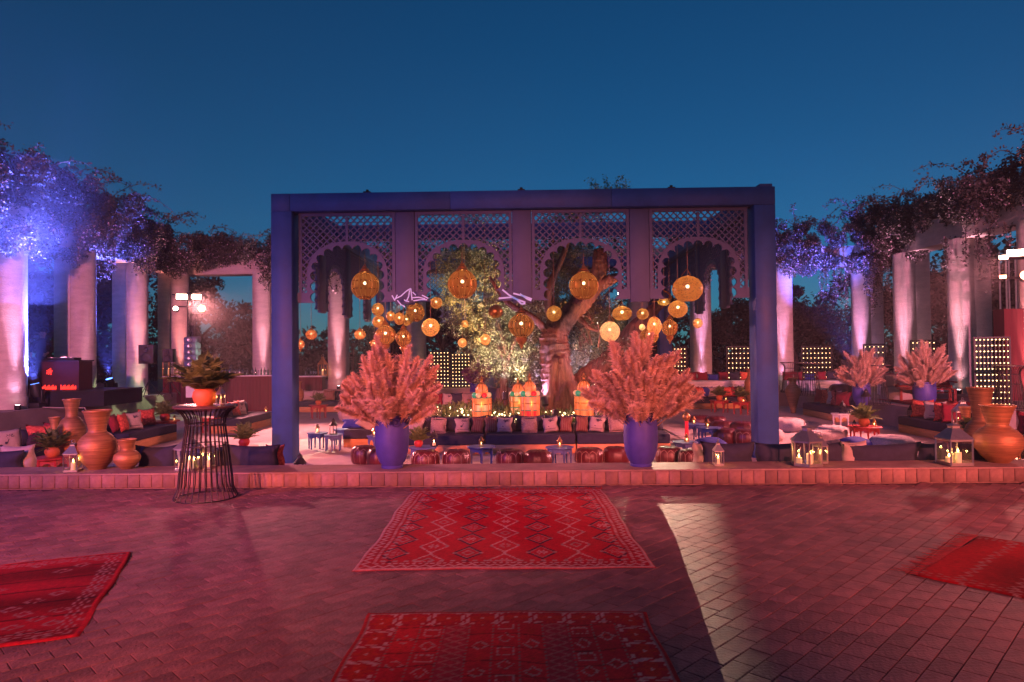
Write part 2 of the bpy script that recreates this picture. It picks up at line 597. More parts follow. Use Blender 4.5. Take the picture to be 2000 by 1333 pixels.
MT = dict(
    paver=mat('paver_clay', (0.19, 0.085, 0.08), 0.66, var=0.3, scale=7, bump=0.5, bscale=45, island=0.24, spec=0.5, grime=0.42),
    joint=mat('joint_sand', (0.075, 0.036, 0.034), 0.9, var=0.3, scale=30),
    mortar=mat('ledge_mortar', (0.2, 0.115, 0.092), 0.9, var=0.2, scale=20),
    ledge=mat('ledge_render', (0.26, 0.155, 0.13), 0.8, var=0.18, scale=4, bump=0.3, bscale=60, grime=0.3, gscale=1.5),
    brick=mat('ledge_brick', (0.22, 0.12, 0.095), 0.8, var=0.22, scale=9, bump=0.4, bscale=70, island=0.22, grime=0.35, gscale=2),
    floor=mat('court_stone', (0.42, 0.33, 0.29), 0.75, var=0.2, scale=1.2, bump=0.2, bscale=30),
    terrace=mat('terrace_stone', (0.28, 0.21, 0.19), 0.8, var=0.25, scale=0.8, bump=0.2, bscale=20),
    ground=mat('dry_earth', (0.10, 0.08, 0.06), 0.95, var=0.4, scale=0.3),
    pillar=mat('sandstone_render', (0.5, 0.41, 0.36), 0.85, var=0.12, scale=2.5, bump=0.5, bscale=14, stretch=(1, 1, 3.5), grime=0.18, gscale=0.9),
    blue=mat('blue_timber', (0.026, 0.078, 0.235), 0.6, var=0.08, scale=3, bump=0.15, bscale=50, grime=0.22, gscale=1.6),
    screen=mat('violet_board', (0.07, 0.09, 0.16), 0.7, var=0.08, scale=3),
    urn=mat('blue_glazed_clay', (0.055, 0.05, 0.27), 0.5, var=0.16, scale=5, bump=0.12, bscale=40),
    gold=mat('gilded_clay', (0.42, 0.205, 0.085), 0.5, metal=0.45, var=0.32, scale=7, bump=0.25, bscale=30, stretch=(0.4, 0.4, 9)),
    navy=mat('navy_linen', (0.022, 0.024, 0.048), 0.85, var=0.2, scale=12, bump=0.25, bscale=220),
    cobalt=mat('cobalt_cotton', (0.03, 0.05, 0.28), 0.85, var=0.2, scale=12, bump=0.2, bscale=200),
    cream=mat('cream_cotton', (0.40, 0.32, 0.28), 0.9, var=0.1, scale=14, bump=0.25, bscale=160),
    knit=mat('cream_knit', (0.36, 0.26, 0.21), 0.95, var=0.25, scale=40, bump=0.9, bscale=60),
    woven=mat('tan_woven', (0.26, 0.15, 0.10), 0.95, var=0.3, scale=18, bump=0.7, bscale=60, stretch=(6, 1, 0.6)),
    redcush=mat('red_kilim', (0.5, 0.035, 0.03), 0.9, var=0.4, scale=22, bump=0.4, bscale=120, col2=(0.75, 0.16, 0.1)),
    wine=mat('wine_cotton', (0.22, 0.015, 0.03), 0.9, var=0.2, scale=12, bump=0.2, bscale=160),
    black=mat('black_paint', (0.012, 0.012, 0.014), 0.5, var=0.2, scale=9),
    iron=mat('dark_iron', (0.03, 0.025, 0.025), 0.45, metal=0.7, var=0.2, scale=20),
    chrome=mat('brushed_steel', (0.55, 0.5, 0.45), 0.3, metal=0.9, var=0.1, scale=20),
    brass=mat('aged_brass', (0.5, 0.26, 0.09), 0.35, metal=0.85, var=0.25, scale=14),
    wood=mat('honey_plywood', (0.58, 0.29, 0.11), 0.65, var=0.15, scale=3, bump=0.1, stretch=(1, 8, 8)),
    tbl=mat('blue_table_paint', (0.07, 0.10, 0.26), 0.5, var=0.2, scale=10),
    redtbl=mat('red_table_paint', (0.38, 0.03, 0.025), 0.5, var=0.2, scale=10),
    leather=mat('wine_leather', (0.085, 0.010, 0.014), 0.36, var=0.25, scale=9, bump=0.15, bscale=50, spec=0.55),
    stitch=mat('cream_stitching', (0.36, 0.24, 0.2), 0.8, var=0.1),
    fluff=mat('fluffy_wool', (0.62, 0.5, 0.46), 0.95, var=0.2, scale=14, bump=1.0, bscale=40),
    terracotta=mat('orange_pot', (0.55, 0.15, 0.05), 0.6, var=0.15, scale=8),
    fern=mat('fern_leaf', (0.13, 0.18, 0.055), 0.6, var=0.3, scale=10, trans=0.25, island=0.4),
    soil=mat('potting_soil', (0.03, 0.02, 0.015), 0.95),
    pampas=mat('pampas_plume', (0.76, 0.52, 0.37), 0.9, var=0.2, scale=6, trans=0.12, rnd=0.22, island=0.25),
    pampas_violet=mat('violet_pampas', (0.42, 0.2, 0.42), 0.9, var=0.15, scale=6, trans=0.3, rnd=0.15),
    stalk=mat('dry_stalk', (0.4, 0.25, 0.13), 0.8),
    olive=mat('olive_leaf', (0.17, 0.18, 0.10), 0.55, var=0.25, scale=1.0, trans=0.2, island=0.5),
    olivebark=mat('olive_bark', (0.12, 0.062, 0.04), 0.9, var=0.55, scale=5, bump=1.0, bscale=9, stretch=(3, 3, 0.5)),
    vine=mat('vine_leaf', (0.075, 0.075, 0.06), 0.6, var=0.3, scale=1.0, trans=0.25, island=0.5),
    bract=mat('pale_bract', (0.62, 0.5, 0.52), 0.7, var=0.15, scale=1.0, trans=0.35, island=0.2),
    twig=mat('vine_twig', (0.07, 0.05, 0.035), 0.9),
    treeleaf=mat('tree_leaf', (0.016, 0.022, 0.011), 0.7, var=0.3, scale=0.6, trans=0.15, island=0.5),
    hedge=mat('hedge_leaf', (0.014, 0.02, 0.01), 0.7, var=0.3, scale=0.6, island=0.5),
    bark=mat('tree_bark', (0.08, 0.055, 0.04), 0.9, var=0.4, scale=4, bump=0.8, bscale=12),
    skin=mat('skin', (0.42, 0.22, 0.15), 0.6, var=0.08),
    hair=mat('dark_hair', (0.015, 0.01, 0.008), 0.6),
    suit=mat('black_cloth', (0.012, 0.012, 0.016), 0.85, var=0.2),
    shirt=mat('white_shirt', (0.6, 0.58, 0.58), 0.85, var=0.1),
    wax=mat('candle_wax', (0.75, 0.6, 0.4), 0.5, var=0.05, emit=(1, 0.5, 0.15), es=0.35),
    redwax=mat('red_wax', (0.6, 0.01, 0.03), 0.5, var=0.05, emit=(1, 0.02, 0.05), es=0.3),
    white=mat('white_linen', (0.72, 0.68, 0.66), 0.85, var=0.06),
    redcloth=mat('dark_red_cloth', (0.10, 0.015, 0.02), 0.9, var=0.25, scale=3, stretch=(6, 6, 0.3)),
    signwhite=mat('sign_white', (0.36, 0.5, 0.75), 0.6, var=0.03, emit=(0.65, 0.62, 1.0), es=0.2),  # pale colour and emission stand in for projected light
    glass=glass_mat('lantern_glass'), glassware=glass_mat('glassware', (.95, .95, 1), .6),
    maroon=mat('maroon_panel', (0.06, 0.012, 0.015), 0.5), bluegrey=mat('blue_grey_cabinet', (0.10, 0.12, 0.2), 0.5),
    bottle=glass_mat('green_glass', (0.35, 0.5, 0.35), 0.75),
    flame=emitter('candle_flame', (1.0, 0.5, 0.14), 26),
    bulb=emitter('warm_bulb', (1.0, 0.72, 0.36), 45),
    bulbwall=emitter('festoon_bulb', (1.0, 0.60, 0.25), 8),
    redled=emitter('red_led', (1.0, 0.03, 0.02), 4),
    flood=emitter('flood_lens', (1.0, 0.55, 0.38), 40),
    floodred=emitter('flood_lens_red', (1.0, 0.28, 0.14), 22),
    uplens=emitter('uplight_lens', (1.0, 0.8, 0.85), 20),
    bluelens=emitter('blue_lens', (0.1, 0.25, 1.0), 6),
    whitelens=emitter('white_lens', (1.0, 0.85, 0.85), 60),
    fairy=emitter('fairy_bulb', (1.0, 0.68, 0.34), 7),
    rug=attr_mat('rug_wool'),
)
SH = dict(
    brass=shade_mat('pierced_brass_shade', (0.15, 0.06, 0.025), (0.42, 0.18, 0.07), 'pierced', 0.10),
    cage=shade_mat('ribbed_brass_shade', (0.09, 0.035, 0.015), (0.46, 0.2, 0.075), 'caged', 0.12),
    wicker=shade_mat('wicker_shade', (0.2, 0.11, 0.045), (0.58, 0.32, 0.11), 'wicker', 0.14),
    lace=shade_mat('lace_shade', (0.25, 0.12, 0.05), (1.0, 0.62, 0.24), 'lace', 0.16),
    white=shade_mat('pale_paper_shade', (0.5, 0.4, 0.28), (1.0, 0.82, 0.5), 'wicker', 0.05),
)

# =================================================================== SETTING
FZ, TZ, LZ = -0.42, 0.30, 0.18          # court floor, raised terrace, top of the low wall
m = MB()
m.add([(-1500, -1500, -0.7), (1500, -1500, -0.7), (1500, 1500, -0.7), (-1500, 1500, -0.7)], [(0, 1, 2, 3)])
m.build('ground', MT['ground'], kind='structure')
m = MB()
m.box((0, 18.2, FZ - 0.1), (27, 18.4, 0.2))
m.build('court_floor', MT['floor'], kind='structure')
m = MB()
m.box((-36.5, 30, TZ - 0.5), (47, 42.8, 1.0))
m.box((36.5, 30, TZ - 0.5), (48.1, 42.8, 1.0))
m.box((0, 39, TZ - 0.5), (26, 24.8, 1.0))
m.build('terrace', MT['terrace'], kind='structure')
m = MB()
m.box((11.16, 22.2, -0.15), (2.58, 9.3, 0.6))
m.box((7.16, 26.25, -0.15), (5.4, 1.2, 0.6))
m.build('platform', MT['terrace'], kind='structure')
pav = MB()
pav.box((0, -10.9, -0.112), (60, 38.9, 0.2))
pav = pav.build('pavement', MT['joint'], kind='structure')

# clay pavers laid at 45 degrees in running bond
BW, BL, JT = 0.128, 0.195, 0.005


def paver_mesh():
    h, c = 0.018, 0.003
    q = MB()
    x, y = (BL - JT) / 2, (BW - JT) / 2
    q.add([(-x, -y, -h), (x, -y, -h), (x, y, -h), (-x, y, -h), (-x, -y, -c), (x, -y, -c), (x, y, -c), (-x, y, -c),
           (-x + c, -y + c, 0), (x - c, -y + c, 0), (x - c, y - c, 0), (-x + c, y - c, 0)],
          [(0, 1, 5, 4), (1, 2, 6, 5), (2, 3, 7, 6), (3, 0, 4, 7), (4, 5, 9, 8), (5, 6, 10, 9), (6, 7, 11, 10), (7, 4, 8, 11), (8, 9, 10, 11)])
    return q


PA = R(46)
ca, sa = math.cos(PA), math.sin(PA)
cells = []
for i in range(-95, 105):
    off = 0.5 * BL if i % 2 else 0.0
    off += random.uniform(-0.012, 0.012)
    for j in range(-66, 88):
        a, b = j * BL + off, i * BW
        x, y = a * ca - b * sa, 4.5 + a * sa + b * ca
        if 0.8 < y < 8.46 and abs(x) < 9.6:
            cells.append((x, y))


def frame_rank(c):
    x, y = c
    xx = x + 0.0175 * y
    inside = y > 3.3 and abs(xx) < 0.755 * y
    under = (-1.0 < x < 0.86 and y < 4.3) or (-1.4 < x < 1.1 and 5.1 < y < 8.1)
    return (0 if inside and not under else 1, y)


cells.sort(key=frame_rank)
pm = paver_mesh()
pme = pm.mesh('paver', MT['paver'])
for x, y in cells[:300]:
    put('paver', pme, None, pav, (x, y, random.uniform(-0.0018, 0.0012)),
        (random.gauss(0, 0.006), random.gauss(0, 0.006), PA + random.gauss(0, 0.006)))
rest = MB()
for x, y in cells[300:]:
    mm = Euler((random.gauss(0, 0.006), random.gauss(0, 0.006), PA + random.gauss(0, 0.006))).to_matrix()
    o = Vector((x, y, random.uniform(-0.0018, 0.0012)))
    rest.add([mm @ Vector(v) + o for v in pm.v], pm.f)
rest.build('paver', MT['paver'], pav, kind='stuff')

# low wall between pavement and court
wall = thing('low_wall', 'low brick wall with rendered top running across in front of the sunken court', 'wall', (0, 8.84, 0))
m = MB()
m.box((0, 0.01, -0.17), (32, 0.54, 0.66))
m.build('core', MT['mortar'], wall)
m = MB()
m.box((0, 0.0, 0.17), (32, 0.562, 0.02))
m.build('coping', MT['ledge'], wall)
x = -9.0
bmes = [rounded((w, 0.03, 0.156), 0.004, 1) for w in (0.137, 0.149, 0.16)]
while x < 9.0:
    k = random.randrange(3)
    w = (0.137, 0.149, 0.16)[k]
    put('brick', bmes[k], MT['brick'], wall, (x + w / 2, -0.266 + random.uniform(-0.003, 0.002), 0.0015),
        (random.gauss(0, 0.008), 0, random.gauss(0, 0.008)))
    x += w + 0.004

# =================================================================== COLONNADE
XL, XR, YB = -13.65, 13.2, 27.3
col = thing('colonnade', 'tall square pillared colonnade carrying a flat beam round the court', 'colonnade', (0, YB, TZ))
pil_me = rounded((0.5, 0.66, 4.66), 0.03, 2)


def column_mesh():
    q = MB()
    q.lathe([(.40, 0), (.40, .30), (.375, .34), (.372, 2.4), (.37, 4.66)], 40, caps=True)
    return q.mesh('column', MT['pillar'], 50)


col_me = column_mesh()


def pillar(x, y, rz=0, nx=0, ny=0):
    """square pier with a round column engaged on the court side (nx, ny = towards the court)"""
    put('pillar', pil_me, MT['pillar'], col, (x, y - YB, -0.005), (0, 0, rz))
    put('column', col_me, None, col, (x + nx * .2, y - YB + ny * .2, -.004))


def uplight(x, y, dx, dy, color, power, size=50):
    """small ground lamp at the foot of a pillar, aimed up its face"""
    v_ = Vector((-x * .9, 8 - y, 0)).normalized()
    cx_, cy_ = x, y
    x, y = x + v_.x * .6, y + v_.y * .6
    dx, dy = -v_.x, -v_.y
    q = MB()
    q.lathe([(0.06, 0), (0.075, 0.02), (0.075, 0.12), (0.06, 0.13)], 10)
    h = q.build('uplight', MT['black'], col, loc=(x - col.location.x, y - YB, 0))
    q = MB()
    q.lathe([(1e-4, 0), (0.055, 0)], 10, (0, 0, 0.132), caps=False)
    q.build('lens', MT['uplens'], h)
    spot('uplight_lamp', (x, y, TZ + 0.16), (x + dx * 0.22, y + dy * 0.22, TZ + 3.0), color, power, size, 1.0, 0.05)
    spot('uplight_lamp', (x, y, TZ + 0.18), (x + dx * 0.23, y + dy * 0.23, TZ + 3.9), color, power * 24, 25, 1.0, 0.03)


PINK = (1.0, 0.42, 0.55)
yl = [15.0, 18.0, 20.97, 23.93, 26.9]
for i, y in enumerate(yl):
    pillar(XL - 0.5, y, 0, 2.2, 0)
    uplight(XL - 0.05, y, -1, 0, [(0.7, 0.4, 1), (0.95, 0.45, .85), (1, 0.45, 0.6), (1, 0.38, 0.42), (1, 0.3, 0.28)][i], 130, 80)
yr = [17.9, 20.88, 23.93, 27.0]
for i, y in enumerate(yr):
    pillar(XR + 0.5, y, 0, -2.2, 0)
    uplight(XR + 0.05, y, 1, 0, [(1, 0.3, 0.3), (1, 0.46, 0.62), (1, 0.44, 0.68), (0.9, 0.42, .95)][i], 130, 80)
for x, lit in ((-10.55, 1), (-7.51, 1), (-4.34, 0), (-1.25, 0), (4.6, 0), (7.1, 1), (10.32, 1)):
    pillar(x, YB + 0.45, PI / 2, 0, -2.0)
    if lit:
        uplight(x, YB + 0.05, 0, 1, PINK if x < 0 else (0.92, 0.42, 0.9), 130, 80)
for name, c, s in (('beam', (XL - 0.3, 20.2), (0.76, 14.2)), ('beam', (XR + 0.3, 20.2), (0.76, 14.2)), ('beam', ((XL + XR) / 2, YB + 0.35), (28.3, 0.72))):
    m = MB()
    m.box((c[0], c[1] - YB, 4.65 + 0.41), (s[0], s[1], 0.82))
    m.build(name, MT['pillar'], col)

# =================================================================== PAVILION
PX, PYF, PS = -0.02, 13.2, 4.62
pvl = thing('pavilion', 'open square blue pavilion with pierced arch screens under its beams', 'pavilion', (PX, PYF + PS, FZ))
PH = 4.76 - FZ
for sx in (-1, 1):
    for sy in (-1, 1):
        put('post', cached('post', lambda: rounded((0.4, 0.4, PH - 0.34), 0.008, 1)), MT['blue'], pvl, (sx * PS, sy * PS, 0.002))
        m = MB()
        m.box((0, 0, 0.012), (0.52, 0.52, 0.024))
        m.build('foot_plate', MT['blue'], pvl, loc=(sx * PS, sy * PS, 0))
for sy in (-1, 1):
    x0 = -PS - 0.2
    for ln in (0.365, 3.09, 3.09, 3.095):
        put('beam', cached(('beamx', ln), lambda: rounded((ln - 0.004, 0.404, 0.34), 0.006, 1)), MT['blue'], pvl, (x0 + ln / 2, sy * PS + random.uniform(-.003, .003), PH - 0.338 + random.uniform(-.002, .002)))
        x0 += ln
for sx in (-1, 1):
    put('beam', cached('beamy', lambda: rounded((0.404, 2 * PS - 0.41, 0.34), 0.008, 1)), MT['blue'], pvl, (sx * PS, 0, PH - 0.338))
m = MB()
m.box((0, 0, 0), (0.24, 0.24, 0.07))
m.build('corner_cap', MT['blue'], pvl, loc=(PS + 0.05, -PS - 0.02, PH + 0.037))
for x in (-3.0, 0.0, 2.9):
    m = MB()
    m.box((0, 0, 0.03), (0.14, 0.1, 0.06))
    m.lathe([(0.03, 0.06), (0.03, 0.1)], 8)
    m.build('roof_lug', MT['iron'], pvl, loc=(x, -PS, PH))

LW, LH = 1.88, 1.75
AA, ZTOP, ZSPR = 0.73, -0.62, -1.2


def arch_z(x, grow=0.0):
    a = AA + grow
    if abs(x) >= a:
        return -9
    return ZSPR + (ZTOP + grow - ZSPR) * (1 - (abs(x) / a) ** 2.3) ** 0.5


def lattice_mesh():
    q = MB()
    s, w, t = 0.132, 0.026, 0.022
    for sg in (1, -1):
        k = -40
        while k < 60:
            # line x*sg + z = k*s*... at 45 degrees
            c = k * s * 1.0
            runs, start = [], None
            n = 420
            for i in range(n + 1):
                x = -LW / 2 + LW * i / n
                z = -(c - sg * x) - 0.02
                ok = -LH < z < -0.04 and z > arch_z(x, 0.05) and not (z < ZSPR and abs(x) < AA + 0.05) and not (z < -LH + 0.2 and abs(x) > AA)
                if ok and start is None:
                    start = (x, z)
                if not ok and start is not None:
                    runs.append((start, (px_, pz_)))
                    start = None
                px_, pz_ = x, z
            if start is not None:
                runs.append((start, (px_, pz_)))
            for (a, b), (cx, cz) in runs:
                if abs(a - cx) > 0.03:
                    q.bar((a, 0.004 * sg, b), (cx, 0.004 * sg, cz), t if True else w, w, up=(0, 1, 0))
            k += 1
    return q.mesh('lattice', MT['screen'])


def arch_band_mesh():
    q = MB()
    pts = []
    n = 72
    outer, inner = [], []
    path = []
    for i in range(20):
        path.append((-AA, -LH + (ZSPR + LH) * i / 20))
    for i in range(n + 1):
        th = PI - PI * i / n
        x = AA * math.cos(th)
        path.append((x, arch_z(x * 0.99999)))
    for i in range(1, 21):
        path.append((AA, ZSPR - (ZSPR + LH) * i / 20))
    # arc length
    L = [0]
    for a, b in zip(path, path[1:]):
        L.append(L[-1] + math.hypot(b[0] - a[0], b[1] - a[1]))
    tot = L[-1]
    NS, step = 15, tot / 15
    fine = 180
    lst = []
    for i in range(fine + 1):
        d = tot * i / fine
        j = max(0, min(len(L) - 2, int(np.searchsorted(L, d) - 1)))
        f = (d - L[j]) / max(1e-6, L[j + 1] - L[j])
        x = path[j][0] + f * (path[j + 1][0] - path[j][0])
        z = path[j][1] + f * (path[j + 1][1] - path[j][1])
        tx, tz = path[j + 1][0] - path[j][0], path[j + 1][1] - path[j][1]
        l = math.hypot(tx, tz) or 1
        nx, nz = -tz / l, tx / l            # outward (up / to the sides)
        sc_ = abs(math.sin(PI * d / step)) ** 0.6
        lst.append(((x + nx * 0.06, z + nz * 0.06), (x - nx * (0.105 - 0.10 * sc_), z - nz * (0.105 - 0.10 * sc_))))
    t = 0.024
    for (o1, i1), (o2, i2) in zip(lst, lst[1:]):
        vs = [(o1[0], -t, o1[1]), (i1[0], -t, i1[1]), (i2[0], -t, i2[1]), (o2[0], -t, o2[1])]
        vs += [(a, t, c) for a, _, c in vs]
        q.add(vs, [(0, 1, 2, 3), (7, 6, 5, 4), (1, 5, 6, 2), (0, 3, 7, 4)])
    for sx in (-1, 1):
        q.box((sx * (LW / 2 - 0.07), 0, -LH + 0.1), (0.2, 0.046, 0.2))
    return q.mesh('arch_band', MT['screen'])


def screen_frame_mesh():
    q = MB()
    q.box((0, 0, -0.03), (LW, 0.06, 0.06))
    for sx in (-1, 1):
        q.box((sx * (LW / 2 - 0.028), 0, -LH / 2 - 0.03), (0.056, 0.056, LH - 0.061))
    q.box((0, 0, (ZTOP + 0.06 - 0.06) / 2 - 0.01), (0.05, 0.052, -ZTOP - 0.14))
    return q.mesh('frame', MT['screen'])


lat, band, frm = lattice_mesh(), arch_band_mesh(), screen_frame_mesh()
pilm = rounded((0.37, 0.09, LH + 0.05), 0.006, 1)
starts = [-1.5 * (LW + 0.39), -0.5 * (LW + 0.39), 0.5 * (LW + 0.39), 1.5 * (LW + 0.39)]
ztop = PH - 0.34
for side in range(4):
    a = side * PI / 2
    M3 = Matrix.Rotation(a, 3, 'Z')
    for s in starts:
        loc = M3 @ Vector((s, -PS + 0.02, ztop - 0.002))
        f = put('arch_screen', frm, None, pvl, loc, (0, 0, a))
        put('lattice', lat, None, f, kind=None)
        put('arch_band', band, None, f)
    for k in range(3):
        s = (starts[k] + starts[k + 1]) / 2
        loc = M3 @ Vector((s, -PS + 0.02, ztop - LH - 0.056))
        put('hanging_pilaster', pilm, MT['screen'], pvl, loc, (0, 0, a))
# cross beam half way down the pavilion and the wires the lamps hang from
m = MB()
m.box((0, 0, 0), (2 * PS - 0.42, 0.16, 0.36))
m.build('cross_beam', MT['blue'], pvl, loc=(0, -1.6, PH - 0.21))
WIRES = (13.9, 14.6, 15.3, 17.0, 18.2, 19.6)
for y in WIRES:
    q = MB()
    q.tube([(-PS + 0.2, 0, 0), (0, 0, -0.03), (PS - 0.2, 0, 0)], 0.006, 5)
    q.build('wire', MT['iron'], pvl, loc=(0, y - PYF - PS, PH - 0.12))
WIREZ = FZ + PH - 0.14

# projected light across the hanging pilasters, built as solid pale glowing strokes
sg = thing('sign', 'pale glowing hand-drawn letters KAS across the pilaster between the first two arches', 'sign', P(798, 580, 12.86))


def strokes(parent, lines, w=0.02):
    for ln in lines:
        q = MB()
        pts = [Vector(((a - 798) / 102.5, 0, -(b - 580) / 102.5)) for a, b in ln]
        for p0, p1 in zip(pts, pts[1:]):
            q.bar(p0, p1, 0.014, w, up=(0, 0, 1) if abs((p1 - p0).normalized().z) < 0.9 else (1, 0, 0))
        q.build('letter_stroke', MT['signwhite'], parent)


def zz(pts):
    return [(680 + a * 200 / 1666, 540 + b * 160 / 1333) for a, b in pts]


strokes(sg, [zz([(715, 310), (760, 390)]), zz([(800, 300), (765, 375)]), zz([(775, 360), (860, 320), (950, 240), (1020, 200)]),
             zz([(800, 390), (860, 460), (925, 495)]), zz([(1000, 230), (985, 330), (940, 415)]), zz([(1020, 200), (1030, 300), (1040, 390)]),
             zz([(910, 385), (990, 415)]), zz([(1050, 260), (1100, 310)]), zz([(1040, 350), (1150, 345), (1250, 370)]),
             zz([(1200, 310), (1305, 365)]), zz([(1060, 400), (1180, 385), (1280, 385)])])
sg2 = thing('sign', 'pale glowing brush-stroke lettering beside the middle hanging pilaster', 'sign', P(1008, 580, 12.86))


def yy(pts):
    return [(820 + a * 420 / 2000 - 210, 440 + b * 280 / 1333) for a, b in pts]


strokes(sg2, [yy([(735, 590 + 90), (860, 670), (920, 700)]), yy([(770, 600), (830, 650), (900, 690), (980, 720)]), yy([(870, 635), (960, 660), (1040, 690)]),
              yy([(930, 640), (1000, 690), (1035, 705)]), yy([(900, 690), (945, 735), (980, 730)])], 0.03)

# =================================================================== VINES ON THE COLONNADE
def vine(label, path, n_leaf, n_flower, trails=(), spread=0.75, fl_low=0.75, twigs=46, group='flowering vines on the colonnade'):
    """path: list of (x, y, zbottom, ztop)"""
    path = np.array(path, dtype=float)
    o = path[:, :2].mean(axis=0)
    root = thing('flowering_vine', label, 'vine', (o[0], o[1], path[:, 2].mean()), 0, group)
    org = np.array([o[0], o[1], path[:, 2].mean()])
    seg = np.linalg.norm(np.diff(path[:, :2], axis=0), axis=1)
    cum = np.concatenate([[0], np.cumsum(seg)])

    def at(d):
        return np.stack([np.interp(d, cum, path[:, k]) for k in range(4)], axis=1)
    # clumps
    nb = int(cum[-1] * 22) + 10
    d = rng.uniform(0, cum[-1], nb)
    a = at(d)
    hz = rng.beta(1.1, 1.25, nb)
    cz = a[:, 2] + (a[:, 3] - 0.25 - a[:, 2]) * hz
    cen = np.stack([a[:, 0] + rng.normal(0, spread * 0.55, nb), a[:, 1] + rng.normal(0, spread * 0.55, nb), cz], axis=1)
    rad = rng.uniform(0.14, 0.46, nb)
    pick = rng.choice(nb, n_leaf, p=rad ** 2 / (rad ** 2).sum())
    v = rng.normal(size=(n_leaf, 3))
    v /= np.linalg.norm(v, axis=1)[:, None]
    pos = cen[pick] + v * (rad[pick] * rng.uniform(0.25, 1.0, n_leaf) ** 0.6)[:, None]
    extra = []
    tb = MB()
    # arching shoots above the crown and hanging trails
    shoots = []
    for _ in range(twigs):
        dd = random.uniform(0, cum[-1])
        b = at(np.array([dd]))[0]
        p = Vector((b[0] + random.gauss(0, 0.4), b[1] + random.gauss(0, 0.4), b[3] - 0.35))
        ang, L = random.uniform(0, 2 * PI), random.uniform(0.6, 1.9)
        up = random.uniform(0.3, 1.3)
        shoots.append([p + Vector((math.cos(ang) * L * t, math.sin(ang) * L * t, L * up * t - L * 0.9 * t * t)) for t in (0, .2, .4, .6, .8, 1)])
    for (x, y, z0, L) in trails:
        for _ in range(5):
            p = Vector((x + random.gauss(0, 0.25), y + random.gauss(0, 0.25), z0))
            sw = Vector((random.gauss(0, 0.12), random.gauss(0, 0.12), 0))
            l2 = L * random.uniform(0.4, 1)
            shoots.append([p + sw * t + Vector((0, 0, -l2 * t)) for t in (0, .2, .4, .6, .8, 1)])
    for s in shoots:
        tb.tube([p - Vector(org) for p in s], [0.014, 0.012, 0.01, 0.008, 0.006, 0.004], 4)
        q = np.array([list(p) for p in s])
        k = 60
        t = rng.uniform(0, 5, k)
        i = t.astype(int).clip(0, 4)
        f = (t - i)[:, None]
        extra.append(q[i] * (1 - f) + q[i + 1] * f + rng.normal(0, 0.05, (k, 3)))
    pos = np.concatenate([pos] + extra)
    put('foliage', quads_mesh('foliage', leaf_verts(pos - org, 0.095, 0.058, droop=0.2), MT['vine']), None, root)
    tb.build('twig', MT['twig'], root, kind='stuff')
    # pale bracts sit on the outside, more of them low down
    w = np.where(hz < 0.45, fl_low, 1 - fl_low) * rad ** 2 * rng.uniform(0, 1, nb)
    pick = rng.choice(nb, int(n_flower * 1.3), p=w / w.sum())
    v = rng.normal(size=(len(pick), 3))
    v /= np.linalg.norm(v, axis=1)[:, None]
    pos = cen[pick] + v * (rad[pick] * rng.uniform(0.8, 1.08, len(pick)))[:, None]
    for e in extra[twigs:]:
        pos = np.concatenate([pos, e[:22]])
    put('blossom', quads_mesh('blossom', leaf_verts(pos - org, 0.06, 0.05), MT['bract']), None, root, kind='stuff')
    return root


vine('dense flowering vine over the stage, bathed in strong blue light', [(-13.7, 12.5, 4.6, 7.7), (-13.7, 15, 4.5, 7.4), (-13.7, 18, 4.5, 7.3), (-13.75, 20.4, 4.7, 7.25)],
     74000, 5200, [(-13.4, 18.0, 5.0, 0.9), (-13.3, 19.3, 5.0, 1.0)], spread=0.9, twigs=70)
vine('violet lit flowering vine sloping down over the pillars behind the speakers', [(-13.7, 20.6, 5.0, 7.3), (-13.7, 22.6, 5.0, 7.2), (-13.75, 24.4, 5.0, 6.75), (-13.7, 26.0, 5.1, 6.45)],
     50000, 4200, [(-13.3, 21.2, 5.0, 1.0), (-13.3, 23.6, 5.0, 0.7)], spread=0.75)
vine('dark reddish vine on the back beam above the twin floodlights', [(-13.2, 27.4, 5.2, 6.75), (-12.2, 27.4, 5.3, 6.55), (-11.2, 27.4, 5.7, 6.2)],
     21000, 900, [], spread=0.5)
vine('vine with white bracts hanging down beside the violet post', [(-10.7, 27.4, 5.3, 6.4), (-10.1, 27.3, 4.7, 6.75), (-9.2, 27.3, 4.6, 6.7), (-7.4, 27.3, 4.9, 6.6), (-6.6, 27.3, 5.1, 6.4)],
     27000, 3600, [(-10.1, 27.0, 5.0, 0.9), (-7.5, 27.0, 5.0, 1.4), (-7.3, 27.0, 5.0, 1.2)], spread=0.55)
vine('vine on the back beam seen through the pierced screens', [(-6, 27.5, 5.0, 6.3), (-3, 27.5, 5.1, 6.3), (1, 27.5, 5.1, 6.3), (5, 27.5, 5.0, 6.3)],
     9000, 700, [], spread=0.5)
vine('deep blue lit vine just behind the right-hand blue post', [(6.2, 27.4, 5.0, 6.6), (8, 27.3, 4.9, 6.6), (10.4, 27.3, 4.9, 6.85), (11.6, 27.3, 4.8, 6.9), (12.3, 27.2, 4.8, 7.1)],
     62000, 5200, [(7.3, 27, 5.0, 1.0), (10.2, 27, 5.0, 0.5), (12.0, 27, 4.9, 1.8), (12.5, 27, 4.9, 2.2)], spread=0.6)
vine('vine heavy with white bracts spilling over the corner pillars above the pampas urns', [(13.2, 26.9, 4.7, 7.3), (13.3, 25.2, 4.5, 7.1), (13.3, 24.0, 4.9, 6.8), (13.4, 23.2, 5.6, 6.6)],
     62000, 6500, [(13.0, 25.6, 4.8, 2.0), (12.9, 24.6, 4.8, 1.6), (13.0, 26.2, 4.8, 1.8)], spread=0.6)
